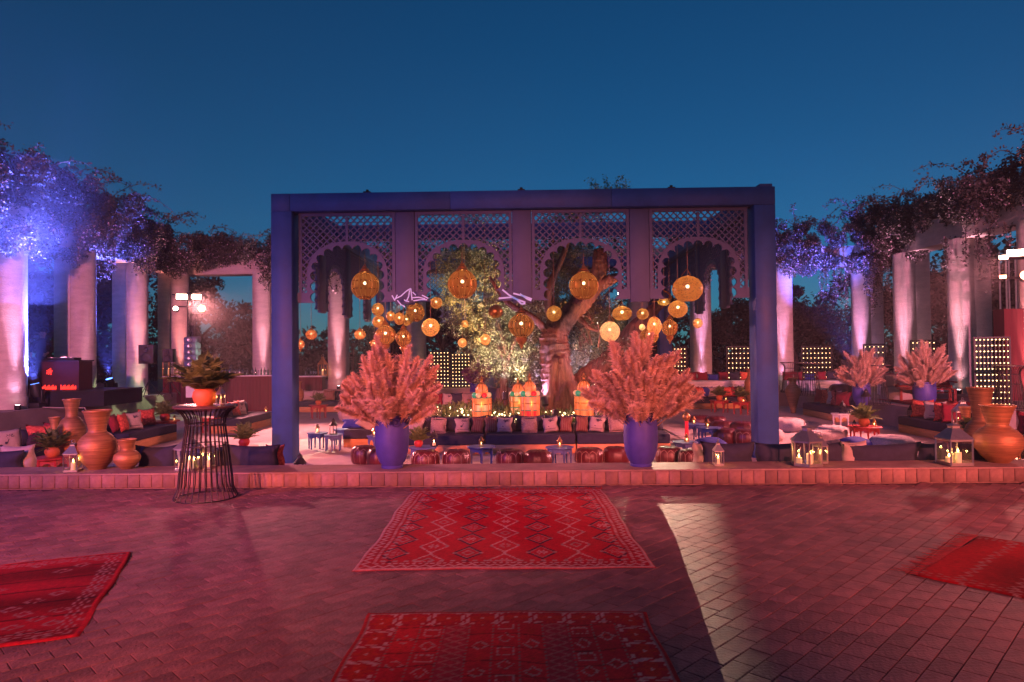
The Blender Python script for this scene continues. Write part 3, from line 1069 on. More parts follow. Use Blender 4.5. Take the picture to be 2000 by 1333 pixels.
vine('tall dusky vine above the red bench, climbing towards the floodlights', [(13.5, 22.9, 5.75, 6.7), (13.5, 21.0, 5.5, 6.8), (13.5, 19.5, 5.4, 7.0), (13.5, 17.8, 5.0, 7.15), (13.5, 15.5, 4.8, 7.3)],
     62000, 5500, [(12.95, 20.9, 5.0, 1.2), (13.0, 19.6, 5.0, 1.8), (13.0, 18.6, 5.0, 2.0)], spread=0.75)


# =================================================================== TREES
def crown_points(tips, n, r):
    tips = np.array([list(t) for t in tips])
    pick = rng.integers(0, len(tips), n)
    v = rng.normal(size=(n, 3))
    v /= np.linalg.norm(v, axis=1)[:, None]
    return tips[pick] + v * (r * rng.uniform(0.1, 1, n) ** 0.7)[:, None] * rng.uniform(0.6, 1.3, len(tips))[pick][:, None]


def broad_tree_meshes(h, w, n, seed):
    random.seed(seed)
    tb, tips = MB(), []
    th = h * random.uniform(0.28, 0.36)
    top = Vector((random.uniform(-.3, .3), random.uniform(-.3, .3), th))
    tb.tube([(0, 0, -0.4), (0.05, 0, th * 0.4), top], [0.24, 0.18, 0.15], 8, jitter=0.1)
    for k in range(8):
        a = 2 * PI * k / 8 + random.uniform(-.3, .3)
        e = random.uniform(0.35, 1.25)
        L = (h - th) * random.uniform(0.55, 0.95)
        end = top + Vector((math.cos(a) * math.cos(e) * w, math.sin(a) * math.cos(e) * w, math.sin(e) * L))
        mid = top.lerp(end, 0.5) + Vector((0, 0, 0.2))
        tb.tube([top, mid, end], [0.1, 0.06, 0.02], 6)
        tips += [end, mid.lerp(end, 0.5)]
        for _ in range(5):
            b = mid.lerp(end, random.uniform(0, 0.9))
            e2 = b + Vector((random.gauss(0, .6), random.gauss(0, .6), random.gauss(0.1, .6)))
            tb.tube([b, b.lerp(e2, .5) + Vector((0, 0, .08)), e2], [0.035, 0.025, 0.01], 4)
            tips.append(e2)
    pos = crown_points(tips, n, 0.62)
    return tb.mesh('trunk', MT['bark'], 60), quads_mesh('crown', leaf_verts(pos, 0.22, 0.13), MT['treeleaf'])


TREES = [broad_tree_meshes(6.0, 2.3, 9000, s) for s in (3, 5, 9)]
random.seed(21)
tree_spots = [
    (-19.5, 19.5, 1.05, 'dark tree in blue light behind the disc jockey'),
    (-20.5, 24.5, 1.1, 'dark tree filling the gap between the two stage-side pillars'),
    (-18.5, 28.5, 1.0, 'dark tree behind the black loudspeakers on poles'),
    (-15.6, 31.5, 0.95, 'reddish lit tree behind the twin floodlights'),
    (-13.0, 33.5, 0.62, 'small tree showing sky around it beyond the bar'),
    (-7.2, 36.0, 0.55, 'low dark tree beyond the bar table, seen under the first arch'),
    (-4.0, 34.5, 0.8, 'dark tree beyond the lamp walls, under the second arch'),
    (-0.5, 36.0, 0.85, 'dark tree straight behind the pale olive crown'),
    (3.4, 35.0, 0.8, 'dark tree behind the leaning olive trunk'),
    (6.6, 34.5, 0.75, 'dark tree behind the lit pillar under the fourth arch'),
    (10.3, 34.0, 0.72, 'dark tree between the pavilion and the first lamp wall beside it'),
    (13.6, 34.5, 0.9, 'loose tree with hanging branches behind the corner pillars'),
    (18.0, 31.0, 1.0, 'dark tree behind the nearer pair of pampas urns'),
    (18.8, 25.5, 1.05, 'dark tree between the two pale pillars over the red bench'),
    (18.5, 20.5, 1.05, 'dark tree behind the tallest lamp wall'),
]
for x, y, s, lab in tree_spots:
    t = thing('tree', lab, 'tree', (x, y, TZ), random.uniform(0, 6), 'dark trees outside the colonnade')
    t.scale = (s * random.uniform(1.0, 1.3), s * random.uniform(1.0, 1.3), s)
    k = random.randrange(3)
    put('trunk', TREES[k][0], None, t)
    put('crown', TREES[k][1], None, t)


def hedge(label, x0, x1, y0, y1, h, n):
    w = thing('hedge', label, 'hedge', ((x0 + x1) / 2, (y0 + y1) / 2, TZ), 0, 'hedges outside the colonnade')
    pos = np.stack([rng.uniform(x0, x1, n) - (x0 + x1) / 2, rng.uniform(y0, y1, n) - (y0 + y1) / 2, rng.uniform(0, 1, n)], axis=1)
    top = h * (0.82 + 0.18 * np.sin(pos[:, 0] * 1.7 + 1) * np.sin(pos[:, 1] * 1.3 + 0.5) + 0.1 * rng.normal(size=n))
    pos[:, 2] *= top
    put('foliage', quads_mesh('foliage', leaf_verts(pos, 0.34, 0.24), MT['hedge']), None, w)
    tb = MB()
    for _ in range(40):
        a, b = rng.uniform(x0, x1) - (x0 + x1) / 2, rng.uniform(y0, y1) - (y0 + y1) / 2
        tb.tube([(a, b, -0.3), (a + .1, b, h * .5), (a, b + .1, h * .8)], [.05, .035, .015], 5)
    tb.build('stem', MT['bark'], w, kind='stuff')


hedge('long dark hedge closing the back of the court behind the lamp walls', -24, 24, 37.5, 39.5, 2.9, 15000)
hedge('dark hedge behind the stage and the loudspeakers', -24.5, -21.5, 12, 37, 6.2, 16000)
hedge('dark hedge beyond the tallest lamp wall and red bench', 22, 24.5, 12, 37, 5.6, 15000)


# --- the old olive in the middle of the court
BZ = 0.2


def bark_limb(pts, rads, sides=26, gnarl=0.2, seed=1):
    """gnarled limb: dense tube with ridges that wind along it"""
    g = np.random.default_rng(seed)
    pts = [Vector(p) for p in pts]
    n = 14
    P2, R2 = [], []
    for i in range(len(pts) - 1):
        p0, p1, p2, p3 = pts[max(i - 1, 0)], pts[i], pts[i + 1], pts[min(i + 2, len(pts) - 1)]
        for k in range(n if i < len(pts) - 2 else n + 1):
            t = k / n
            P2.append(0.5 * ((2 * p1) + (p2 - p0) * t + (2 * p0 - 5 * p1 + 4 * p2 - p3) * t * t + (3 * p1 - p0 - 3 * p2 + p3) * t ** 3))
            R2.append(rads[i] + (rads[i + 1] - rads[i]) * t)
    q = MB()
    q.tube(P2, R2, sides, cap=True)
    ph = g.uniform(0, 6, 5)
    L = len(P2)
    for i in range(L):
        c = P2[i]
        for k in range(sides):
            a = 2 * PI * k / sides
            w = i * 0.035
            d = gnarl * (0.55 * math.sin(3 * a + w * 2.4 + ph[0]) + 0.35 * math.sin(5 * a - w * 2 + ph[1]) + 0.3 * math.sin(8 * a + w * 5 + ph[2]) + 0.25 * math.sin(w * 6 + ph[3] + a))
            d += gnarl * 0.35 * g.normal()
            v = Vector(q.v[i * sides + k])
            q.v[i * sides + k] = tuple(c + (v - c) * (1 + d))
    return q


def pts_at(lst, D):
    return [P(a, b, D + (c[0][0] if c else 0)) for a, b, *c in lst]


OD = 17.0
obase = P(1102, 806, OD)
obase.z = BZ
olive = thing('olive_tree', 'ancient olive tree with a thick gnarled leaning trunk in the middle of the court', 'tree', obase)
m = bark_limb([p - obase for p in pts_at([(1092, 822), (1090, 770), (1088, 720), (1084, 675), (1092, 640), (1118, 607), (1146, 575), (1166, 540), (1173, 505), (1172, 486)], OD)],
              [0.46, 0.43, 0.36, 0.33, 0.30, 0.24, 0.22, 0.20, 0.17, 0.13], seed=4)
trk = m.build('trunk', MT['olivebark'], olive, 70)
for k, (ps, rs) in enumerate([
    ([(1134, 824), (1122, 785), (1108, 740), (1098, 700)], [0.2, 0.2, 0.16, 0.10]),
    ([(1058, 824), (1068, 790), (1080, 740), (1086, 700)], [0.2, 0.18, 0.15, 0.08]),
    ([(1108, 826), (1104, 790), (1098, 745), (1096, 710)], [0.26, 0.2, 0.16, 0.1]),
]):
    bark_limb([p - obase for p in pts_at([(a, b, (-0.3,)) for a, b in ps], OD)], rs, 14, 0.14, 20 + k).build('root_flare', MT['olivebark'], olive, 70)
for k, (ps, rs) in enumerate([
    ([(1140, 585), (1165, 560), (1190, 548), (1208, 541)], [0.17, 0.16, 0.14, 0.1]),
    ([(1120, 760, (0.5,)), (1165, 720, (0.6,)), (1205, 690, (0.6,)), (1240, 640, (0.6,)), (1290, 592, (0.6,))], [0.26, 0.24, 0.22, 0.19, 0.13]),
    ([(1090, 650), (1072, 600), (1078, 550), (1100, 500), (1120, 440), (1165, 370)], [0.16, 0.11, 0.09, 0.07, 0.05, 0.02]),
    ([(1085, 665), (1040, 620), (990, 590), (955, 540)], [0.13, 0.08, 0.06, 0.03]),
    ([(1118, 607), (1150, 640), (1185, 650)], [0.09, 0.05, 0.02]),
]):
    bark_limb([p - obase for p in pts_at(ps, OD)], rs, 14, 0.13, 30 + k).build('limb', MT['olivebark'], olive, 70)


def px_cloud(blobs, D, n, org, L=0.08, W=0.027, depth=0.9):
    b = np.array(blobs, dtype=float)
    cen = np.array([list(P(x, y, D + random.uniform(-depth, depth))) for x, y, _ in blobs])
    rad = b[:, 2] * D / FPX
    pick = rng.choice(len(b), n, p=rad ** 2 / (rad ** 2).sum())
    v = rng.normal(size=(n, 3))
    v /= np.linalg.norm(v, axis=1)[:, None]
    # short sprays: leaves gather along hanging shoots
    ns = n // 34
    sp = cen[pick[:ns]] + v[:ns] * (rad[pick[:ns]] * rng.uniform(0.1, 1.05, ns) ** 0.55)[:, None]
    sd = rng.normal(size=(ns, 3)) * 0.6 + v[:ns] * 0.7
    sd /= np.linalg.norm(sd, axis=1)[:, None]
    k = rng.integers(0, ns, n)
    pos = sp[k] + sd[k] * rng.uniform(0, 0.42, n)[:, None] + rng.normal(0, 0.035, (n, 3))
    return leaf_verts(pos - np.array(org), L, W)


put('crown', quads_mesh('crown', px_cloud([(1080, 530, 42), (1105, 500, 38), (1062, 575, 36), (1122, 550, 26), (1090, 605, 28), (1042, 555, 26), (1140, 640, 34), (1165, 670, 34),
                                           (1135, 695, 30), (1182, 615, 32), (1205, 680, 26), (1150, 600, 26), (1100, 450, 36), (1150, 425, 34), (1175, 375, 16), (1210, 380, 14), (1230, 362, 8), (1130, 730, 22), (1060, 480, 28),
                                           (1055, 690, 30), (1060, 640, 26), (1040, 720, 26)],
                                          OD + .85, 34000, obase, depth=.5), MT['olive']), None, olive)
tb = MB()
for _ in range(16):
    p = P(random.uniform(1130, 1180), random.uniform(600, 700), OD + random.uniform(-.3, .6))
    e = p + Vector((random.uniform(-.5, .5), random.uniform(-.3, .3), random.uniform(.1, .7)))
    tb.tube([p - obase, p.lerp(e, .5) + Vector((.05, 0, .05)) - obase, e - obase], [.018, .012, .006], 4)
tb.build('twig', MT['olivebark'], olive, kind='stuff')

b2 = P(985, 775, 19.2)
b2.z = FZ
ol2 = thing('olive_tree', 'smaller olive tree with a pale silvery crown lit from below', 'tree', b2)
for k, (ps, rs) in enumerate([
    ([(985, 800), (984, 740), (988, 690), (975, 640), (960, 590)], [0.13, 0.11, 0.09, 0.06, 0.03]),
    ([(986, 720), (1000, 680), (1015, 640), (1010, 590)], [0.08, 0.06, 0.05, 0.02]),
    ([(984, 700), (960, 660), (930, 630), (915, 560), (935, 500)], [0.07, 0.05, 0.04, 0.03, 0.02]),
]):
    bark_limb([p - b2 for p in pts_at(ps, 19.2)], rs, 10, 0.08, 50 + k).build('trunk' if k == 0 else 'limb', MT['olivebark'], ol2, 70)
put('crown', quads_mesh('crown', px_cloud([(915, 520, 40), (940, 580, 44), (985, 630, 50), (940, 660, 42), (1012, 600, 40), (965, 705, 44), (1015, 690, 40), (885, 570, 30), (905, 490, 26), (950, 530, 38),
                                           (1030, 650, 32), (995, 560, 28), (1030, 710, 28), (930, 455, 30), (1000, 725, 22), (905, 640, 28), (870, 535, 20), (945, 500, 30)],
                                          19.2, 34000, b2), MT['olive']), None, ol2)

# raised round bed under the old olive
bedc = P(1040, 806, 17.9)
bed = thing('planter_bed', 'round raised bed under the old olive, full of low plants and fairy lights', 'planter', (bedc.x, bedc.y, FZ))
m = MB()
m.lathe([(2.95, 0), (2.95, 0.5), (2.72, 0.5), (2.72, 0.42)], 48, caps=False)
m.build('kerb', MT['terrace'], bed, 40)
m = MB()
m.lathe([(1e-4, 0.47), (2.73, 0.44)], 40, caps=False)
m.build('soil', MT['soil'], bed)
n = 5200
a, r = rng.uniform(0, 2 * PI, n), 2.7 * rng.uniform(0, 1, n) ** 0.5
pos = np.stack([r * np.cos(a), r * np.sin(a), 0.45 + rng.uniform(0, 0.2, n)], axis=1)
put('ground_cover', quads_mesh('ground_cover', leaf_verts(pos, 0.16, 0.06, up_bias=0.9), MT['fern']), None, bed, kind='stuff')
m = MB()
for _ in range(190):
    a, r = random.uniform(PI, 2 * PI), 2.65 * random.uniform(0.3, 1) ** 0.5
    m.ball((r * math.cos(a), r * math.sin(a), 0.5 + random.uniform(0.0, 0.2)), random.uniform(0.012, 0.026), 6, 4)
m.build('fairy_light', MT['fairy'], bed, kind='stuff')
for ax, pw in ((-1.6, 5), (0.0, 5), (1.5, 5)):
    point('fairy_glow', (bedc.x + ax, bedc.y - 1.7, 0.42), (1.0, 0.62, 0.3), pw, 0.15)


def garden_spot(label, loc, target, color, power, lensmat, size=70):
    t = thing('garden_spotlight', label, 'spotlight', loc, 0, 'garden spotlights under the olives')
    v = (Vector(target) - Vector(loc)).normalized()
    q = MB()
    q.tube([v * -0.1, v * 0.1], 0.08, 12)
    q.build('housing', MT['black'], t)
    q = MB()
    q.tube([v * 0.101, v * 0.104], 0.066, 12)
    q.build('lens', lensmat, t)
    q = MB()
    q.bar((0, 0, -0.22), (0, 0, -0.06), 0.03, 0.03)
    q.build('spike', MT['black'], t)
    spot('garden_lamp', Vector(loc) + v * 0.15, target, color, power, size, 0.7, 0.06)


garden_spot('violet garden spotlight glaring beside the olive trunk', (P(1064, 790, 16.4).x, 16.4, BZ + 0.28), P(1035, 640, 17.6), (0.72, 0.45, 1.0), 420, MT['uplens'])
garden_spot('violet garden spotlight hidden behind the trunk of the old olive', (P(1150, 790, 18.2).x, 18.2, BZ + 0.28), P(1100, 560, 17.2), (0.75, 0.5, 1.0), 650, MT['uplens'])
garden_spot('warm garden spotlight on the ground under the pale olive', (P(1000, 790, 17.2).x, 17.2, BZ + 0.28), P(970, 600, 19.2), (1.0, 0.78, 0.55), 1350, MT['uplens'], 85)
garden_spot('small violet spotlight at the foot of the pale olive', (P(985, 770, 18.4).x, 18.6, BZ + 0.28), P(985, 640, 19.2), (0.75, 0.6, 1.0), 260, MT['uplens'], 40)
garden_spot('amber garden spotlight lighting the crown beside the middle pilaster', (P(930, 700, 17.3).x, 17.2, BZ + 0.28), P(932, 520, 18.6), (1.0, 0.5, 0.16), 2600, MT['uplens'], 45)
garden_spot('amber garden spotlight lighting the cut olive stump', (P(1185, 700, 15.9).x, 15.9, BZ + 0.28), P(1168, 520, 17.0), (1.0, 0.32, 0.1), 420, MT['uplens'], 40)
garden_spot('rosy garden spotlight in front of the old olive trunk', (P(1085, 800, 15.3).x, 15.4, BZ + 0.05), P(1105, 620, 17.0), (1.0, 0.46, 0.25), 170, MT['uplens'], 60)  # extra lamp added to brighten the trunk
garden_spot('pale garden spotlight lighting the low branches under the white paper lantern', (P(1160, 800, 15.6).x, 15.7, BZ + 0.05), P(1150, 600, 17.2), (0.85, 0.62, .95), 200, MT['uplens'], 70)  # extra lamp added for the dim side of the crown

# =================================================================== RUGS
def rug_cols(kind, U, V, w, l):
    """colour of the woven pattern at u (across, m) and v (along, m)"""
    n = len(U)
    C = np.empty((n, 3))
    g = np.random.default_rng(5)
    red = np.array([0.42, 0.008, 0.02]); dark = np.array([0.05, 0.006, 0.03]); pale = np.array([0.48, 0.26, 0.24]); deep = np.array([0.40, 0.009, 0.02])
    bright = np.array([0.42, 0.02, 0.012])
    u, v = U, V
    eu, ev = np.minimum(u, w - u), np.minimum(v, l - v)
    e = np.minimum(eu, ev)
    if kind == 'diamond':
        C[:] = red
        cw = w / 7.6
        x = (u - w / 2) / cw + 0.5
        ci = np.floor(x)
        fx = np.abs(x - ci - 0.5)
        ph = np.where(ci % 2 == 0, 0.0, 0.5)
        rh = l / 7.2
        y = v / rh + ph
        fy = np.abs(y - np.floor(y) - 0.5)
        dd = fx * 1.0 + fy * 0.9
        line = np.abs(dd - 0.40) < 0.04
        dash = (np.sin(u * 150) * np.sin(v * 150)) > -0.55
        C[line & (ci % 2 == 0) & dash] = pale
        C[line & (ci % 2 != 0)] = dark
        C[(np.abs(dd - 0.33) < 0.022) & (ci % 2 != 0) & dash] = pale * 0.62
        kind_r = (np.floor(y) + ci * 2) % 3
        star = (fx * 4 * fx * 4 + fy * 4 * fy * 4 < 0.34) & ((np.sin(np.arctan2(fy, fx + 1e-6) * 8)) > -0.1)
        C[star & (kind_r == 0)] = pale
        C[(dd < 0.2) & (kind_r == 1) & (np.sin(u * 190) * np.sin(v * 190) > 0.25)] = pale * 0.8
        C[(np.abs(dd - 0.15) < 0.03) & (kind_r == 2)] = pale * 0.7
        C[(fx < 0.035) & (fy > 0.43) & (ci % 2 == 0)] = pale
        C[(np.abs(fx - 0.38) < 0.035) & (fy < 0.05)] = pale * 0.7
        b = e < 0.16
        C[b] = red * 0.8
        t = np.where(eu < ev, v, u)
        zig = np.abs(((t / 0.09) % 1.0) - 0.5) * 2
        C[b & (np.abs(e - 0.045 - 0.05 * zig) < 0.014)] = pale
        C[b & (np.abs(e - 0.135) < 0.012) & (np.sin(t * 130) > -0.3)] = pale
        C[b & (np.abs(e - 0.018) < 0.012)] = pale * 0.9
        C[(np.abs(e - 0.19) < 0.016) & (np.sin(t * 70) > 0.2)] = pale * 0.8
    elif kind == 'panel':
        C[:] = deep
        blot = 0.5 + 0.5 * np.sin(u * 3 + 2 * np.sin(v * 2.2)) * np.sin(v * 4.1 + np.sin(u * 5))
        C += (bright * 0.45)[None] * (blot ** 2)[:, None]
        C[np.sin(v * 37 + np.sin(u * 6) * 1.5) > 0.965] *= 0.45
        nb = 9
        cw = (w - 0.44) / nb
        x = (u - 0.22) / cw
        ci = np.floor(x)
        fx = np.abs(x - ci - 0.5)
        y = v / 0.165 + 0.5 * (ci % 2)
        ri = np.floor(y)
        fy = np.abs(y - ri - 0.5)
        d = fx + fy * 0.9
        dash = np.sin(u * 210) * np.sin(v * 170) > -0.25
        C[(np.abs(d - 0.3) < 0.06) & dash & (ri % 2 == 0)] = pale * 0.85
        C[(np.abs(np.maximum(fx * 1.1, fy * 1.3) - 0.33) < 0.06) & dash & (ri % 2 == 1) & (ci % 3 == 1)] = pale * 0.9
        C[(d < 0.2) & (np.sin(u * 120) * np.sin(v * 120) > 0.2)] = bright
        sep = np.abs(fx - 0.5) < 0.05
        C[sep & (np.sin(v * 160) > 0)] = pale * 0.5
        band = (ci == 2) | (ci == 6)
        C[band] = np.array([0.36, 0.02, 0.035])
        zig = np.abs(((v / 0.075) % 1.0) - 0.5) * 2
        C[band & (np.abs(fx * 2 - zig * 0.8) < 0.16)] = pale * np.array([0.8, 0.4, 0.4])
        b = e < 0.22
        t = np.where(eu < ev, v, u)
        C[b] = deep * 0.9
        ts = (t / 0.21) % 1.0 - 0.5
        rr = np.hypot(ts * 0.21, e - 0.12)
        an = np.arctan2(e - 0.12, ts)
        C[b & (rr < 0.055 + 0.03 * np.cos(8 * an))] = bright
        C[b & (rr < 0.012)] = pale
        hook = (np.abs(np.abs(ts) - 0.43) < 0.045) | ((np.abs(np.abs(e - 0.12) - 0.075) < 0.01) & (np.abs(ts) > 0.2))
        C[b & hook & (np.sin(t * 95 + e * 60) > -0.5)] = pale
        C[e < 0.03] = np.array([0.3, 0.01, 0.015])
        C[np.abs(e - 0.035) < 0.007] = pale * 0.6
    elif kind == 'speckle':
        C[:] = np.array([0.28, 0.007, 0.016])
        C *= (0.75 + 0.35 * np.sin(v * 9 + np.sin(u * 2)))[:, None]
        C[np.sin(v * 23 + 0.6 * np.sin(u * 3)) > 0.96] *= 0.4
        y = v / 0.115
        x = u / 0.21 + 0.5 * (np.floor(y) % 2)
        fx, fy = np.abs(x - np.floor(x) - 0.5), np.abs(y - np.floor(y) - 0.5)
        h = np.sin(np.floor(x) * 12.9 + np.floor(y) * 78.2) * 43758.5
        h = h - np.floor(h)
        k = (np.abs(fx + fy * 0.7 - 0.26) < 0.07) & (h > 0.62) & (np.sin(u * 170) * np.sin(v * 120) > -0.3)
        C[k] = pale * 0.5
        C[(e < 0.16) & (e > 0.06) & (np.sin(np.where(eu < ev, v, u) * 60) * np.sin(e * 150) > 0.3)] = pale * 0.6
        C[e < 0.035] = np.array([0.4, 0.012, 0.02])
    else:
        C[:] = np.array([0.30, 0.005, 0.010])
        C *= (0.85 + 0.3 * np.sin(u * 7 + np.sin(v * 3)))[:, None]
        zig = np.abs(((v / 0.12) % 1.0) - 0.5) * 2
        for c0 in (0.24, 0.55):
            C[(np.abs(u - c0 - 0.06 * zig) < 0.014) & (np.sin(v * 180) > -0.5)] = pale * 0.6
        C[(ev < 0.14) & (ev > 0.04) & (np.sin(u * 60) * np.sin(v * 110) > 0.45)] = pale * 0.5
        gx, gy = np.abs((u / 0.2) % 1 - 0.5), np.abs((v / 0.16) % 1 - 0.5)
        C[(u > 0.65) & (np.abs(gx + gy - 0.33) < 0.05)] = np.array([0.12, 0.004, 0.008])
        C[(u > 0.65) & (gx + gy < 0.1)] = pale * 0.35
    C *= (1 + 0.12 * g.normal(size=(n, 1)))
    return np.clip(C, 0.002, 1)


def rug(label, kind, corner, ang, w, l, step=0.013, fringe=(), group=None):
    """corner = the rug's own origin, u across along ang, v along ang+90 deg"""
    t = thing('rug', label, 'rug', (corner[0], corner[1], 0.0), ang)
    nu, nv = int(w / step), int(l / step)
    gu, gv = np.meshgrid(np.linspace(0, w, nu + 1), np.linspace(0, l, nv + 1))
    sd = len(label)
    wob = 0.012 * np.sin(gv * 3.1 + sd) + 0.006 * np.sin(gv * 9 + sd * 2)
    wob2 = 0.01 * np.sin(gu * 3.7 + sd) + 0.006 * np.sin(gu * 11 + sd)
    z = 0.011 + 0.004 * np.sin(gu * 2.1 + gv * 1.3 + sd) * np.sin(gv * 2.9 - gu) + 0.003 * np.sin(gv * 7 + gu * 2)
    edge = np.minimum(np.minimum(gu, w - gu), np.minimum(gv, l - gv))
    z = np.where(edge < step * 0.5, 0.002, z)
    X = gu + wob * (2 * gu / w - 1)
    Y = gv + wob2 * (2 * gv / l - 1)
    vs = np.stack([X, Y, z], axis=-1).reshape(-1, 3)
    idx = np.arange((nu + 1) * (nv + 1)).reshape(nv + 1, nu + 1)
    q = np.stack([idx[:-1, :-1], idx[:-1, 1:], idx[1:, 1:], idx[1:, :-1]], axis=-1).reshape(-1, 4)
    me = bpy.data.meshes.new('pile')
    me.vertices.add(len(vs)); me.vertices.foreach_set('co', vs.astype(np.float32).ravel())
    me.loops.add(q.size); me.loops.foreach_set('vertex_index', q.astype(np.int32).ravel())
    me.polygons.add(len(q)); me.polygons.foreach_set('loop_start', np.arange(0, q.size, 4, dtype=np.int32))
    me.update(calc_edges=True)
    me.polygons.foreach_set('use_smooth', [True] * len(q))
    at = me.color_attributes.new('Col', 'FLOAT_COLOR', 'POINT')
    C = rug_cols(kind, gu.ravel(), gv.ravel(), w, l)
    at.data.foreach_set('color', np.concatenate([C, np.ones((len(C), 1))], axis=1).astype(np.float32).ravel())
    put('pile', me, MT['rug'], t)
    for side in fringe:
        n = int(({'v0': w, 'v1': w, 'u0': l, 'u1': l}[side]) / 0.012)
        out = []
        for k in range(n):
            s = k * 0.012 + random.uniform(-.004, .004)
            L = random.uniform(0.05, 0.13) * (1 + 0.5 * math.sin(k * 0.25 + 1) ** 2)
            dx = random.uniform(-.03, .03)
            z0 = 0.008
            if side == 'v1':
                a, b = (s, l - .01), (s + dx, l + L)
            elif side == 'v0':
                a, b = (s, .01), (s + dx, -L)
            elif side == 'u0':
                a, b = (.01, s), (-L, s + dx)
            else:
                a, b = (w - .01, s), (w + L, s + dx)
            d = Vector((b[0] - a[0], b[1] - a[1], 0)); d.normalize()
            p = Vector((-d.y, d.x, 0)) * 0.007
            A, B = Vector((*a, z0 + .003)), Vector((*b, 0.004))
            out += [A - p, A + p, B + p * .7, B - p * .7]
        f = quads_mesh('fringe', np.array([list(p) for p in out]), None)
        put('fringe', f, MT['redfringe'], t, kind='stuff')
    return t


MT['redfringe'] = mat('red_fringe', (0.42, 0.01, 0.015), 0.9, var=0.3, scale=30)
c = G(690, 1116, 0)
rug('red diamond patterned rug lying in front of the low wall between the two urns', 'diamond', (c.x, c.y), R(1.0), 2.30, 2.98, 0.0125, ('v1',))
rug('dark red panelled rug closest to the camera, cut by the lower edge of the photo', 'panel', (-0.97, 1.55), R(0.9), 1.77, 2.8, 0.011)
rug('worn red rug with faint white speckles beside the wire cocktail table', 'speckle', (-3.33, 5.74), R(202), 2.7, 1.85, 0.014)
c = G(1790, 1125, 0)
rug('bright red rug with a ragged fringe, alone on the pavers under the red floodlights', 'plain', (c.x, c.y), R(-47), 2.4, 1.55, 0.014, ('u0',))


# =================================================================== URNS AND PAMPAS
def plume_mesh(seed, L=0.95, head=0.62):
    g = np.random.default_rng(seed)
    bend = g.uniform(0.02, 0.14)
    def axis(t):
        return np.stack([bend * t ** 2.4, 0.02 * np.sin(t * 5 + seed), t * L - bend * 0.5 * t ** 3], axis=-1)
    n = 3400
    t0 = 1 - head / L
    nl = 240
    lt, la, ll = g.uniform(0, 1, nl) ** 0.9, g.uniform(0, 2 * PI, nl), g.uniform(0.55, 1.35, nl)
    lk = g.integers(0, nl, n)
    t = t0 + (1 - t0) * np.clip(lt[lk] + g.normal(0, 0.025, n), 0, 1)
    s = (t - t0) / (1 - t0)
    wid = 0.066 * np.sin(np.clip(s * 0.93 + 0.07, 0, 1) * PI) ** 0.7 + 0.012
    a = la[lk] + g.normal(0, 0.2, n)
    base = axis(t)
    out = np.stack([np.cos(a), np.sin(a), g.uniform(0.6, 1.7, n)], axis=-1)
    out /= np.linalg.norm(out, axis=1)[:, None]
    ln = (wid * ll[lk] * g.uniform(0.4, 1.2, n) * np.where(g.uniform(0, 1, n) < 0.12, 1.7, 1.0))[:, None]
    tip = base + out * ln * 1.15 - np.array([0, 0, 1]) * ln * 0.28
    sd = np.cross(out, g.normal(size=(n, 3)))
    sd /= np.linalg.norm(sd, axis=1)[:, None]
    wd = g.uniform(0.0018, 0.0042, n)[:, None]
    mid = base + out * ln * 0.55
    vs = np.empty((n, 4, 3))
    vs[:, 0] = base
    vs[:, 1] = mid + sd * wd
    vs[:, 2] = tip
    vs[:, 3] = mid - sd * wd
    head_m = quads_mesh('plume', vs.reshape(-1, 3), None)
    q = MB()
    q.tube([tuple(p) for p in axis(np.linspace(0, 0.95, 7))], [.005, .005, .0045, .004, .0035, .003, .002], 5)
    return head_m, q.mesh('stalk')


PLUMES = [plume_mesh(s) for s in range(1, 7)]


def bouquet(label, loc, scale, n, seed, material, wide=1.0):
    random.seed(seed)
    t = thing('pampas_bouquet', label, 'pampas grass', loc, random.uniform(0, 6), 'pampas bouquets in blue urns')
    for i in range(n):
        f = (i + 0.5) / n
        ring = f ** 0.7                        # 0 = upright in the middle, 1 = lying outwards
        tilt = ring * R(50) * wide + random.gauss(0, 0.1)
        az = i * 2.39996 + random.gauss(0, 0.25)
        ln = (1.28 - 0.52 * ring) * random.uniform(0.7, 1.12) * scale
        hm, st = PLUMES[random.randrange(6)]
        e = (Matrix.Rotation(az, 3, 'Z') @ Matrix.Rotation(tilt, 3, 'Y') @ Matrix.Rotation(random.uniform(-.7, .7), 3, 'Z')).to_euler()
        r0 = 0.12 * scale * ring
        pos = (r0 * math.cos(az), r0 * math.sin(az), -0.22 * scale + 0.1 * scale * random.random() * (1 - ring))
        fat = random.uniform(0.85, 1.3) * scale
        pl = put('plume', hm, material, t, pos, e, (fat, fat, ln))
        put('stalk', st, MT['stalk'], pl)
    return t


def urn(label, loc, w, h, seed=0):
    t = thing('urn', label, 'urn', loc, 0, 'tall blue urns holding pampas')
    r = w / 2
    q = MB()
    q.lathe([(r * .62, 0), (r * .64, .035 * h), (r * .6, .05 * h), (r * .78, .14 * h), (r * .93, .28 * h), (r * 1.0, .48 * h), (r * .985, .75 * h), (r * .93, .93 * h),
             (r * .97, .945 * h), (r * 1.0, .965 * h), (r * .98, .995 * h), (r * .93, 1.0 * h), (r * .86, .97 * h), (r * .84, .8 * h), (1e-4, .78 * h)], 40, caps=False)
    q.build('body', MT['urn'], t, 35)
    for a in (2.2, -1.15):
        q = MB()
        c = Vector((math.cos(a) * r * .985, math.sin(a) * r * .985, .87 * h))
        tan = Vector((-math.sin(a), math.cos(a), 0))
        nrm = Vector((math.cos(a), math.sin(a), 0))
        rr = .055 * h
        q.tube([c + nrm * 0.012 + tan * (rr * math.cos(k * PI / 8)) + Vector((0, 0, rr * math.sin(k * PI / 8))) for k in range(16)], 0.016 * h / .7, 6, closed=True)
        q.build('ring_handle', MT['urn'], t, 60)
    return t


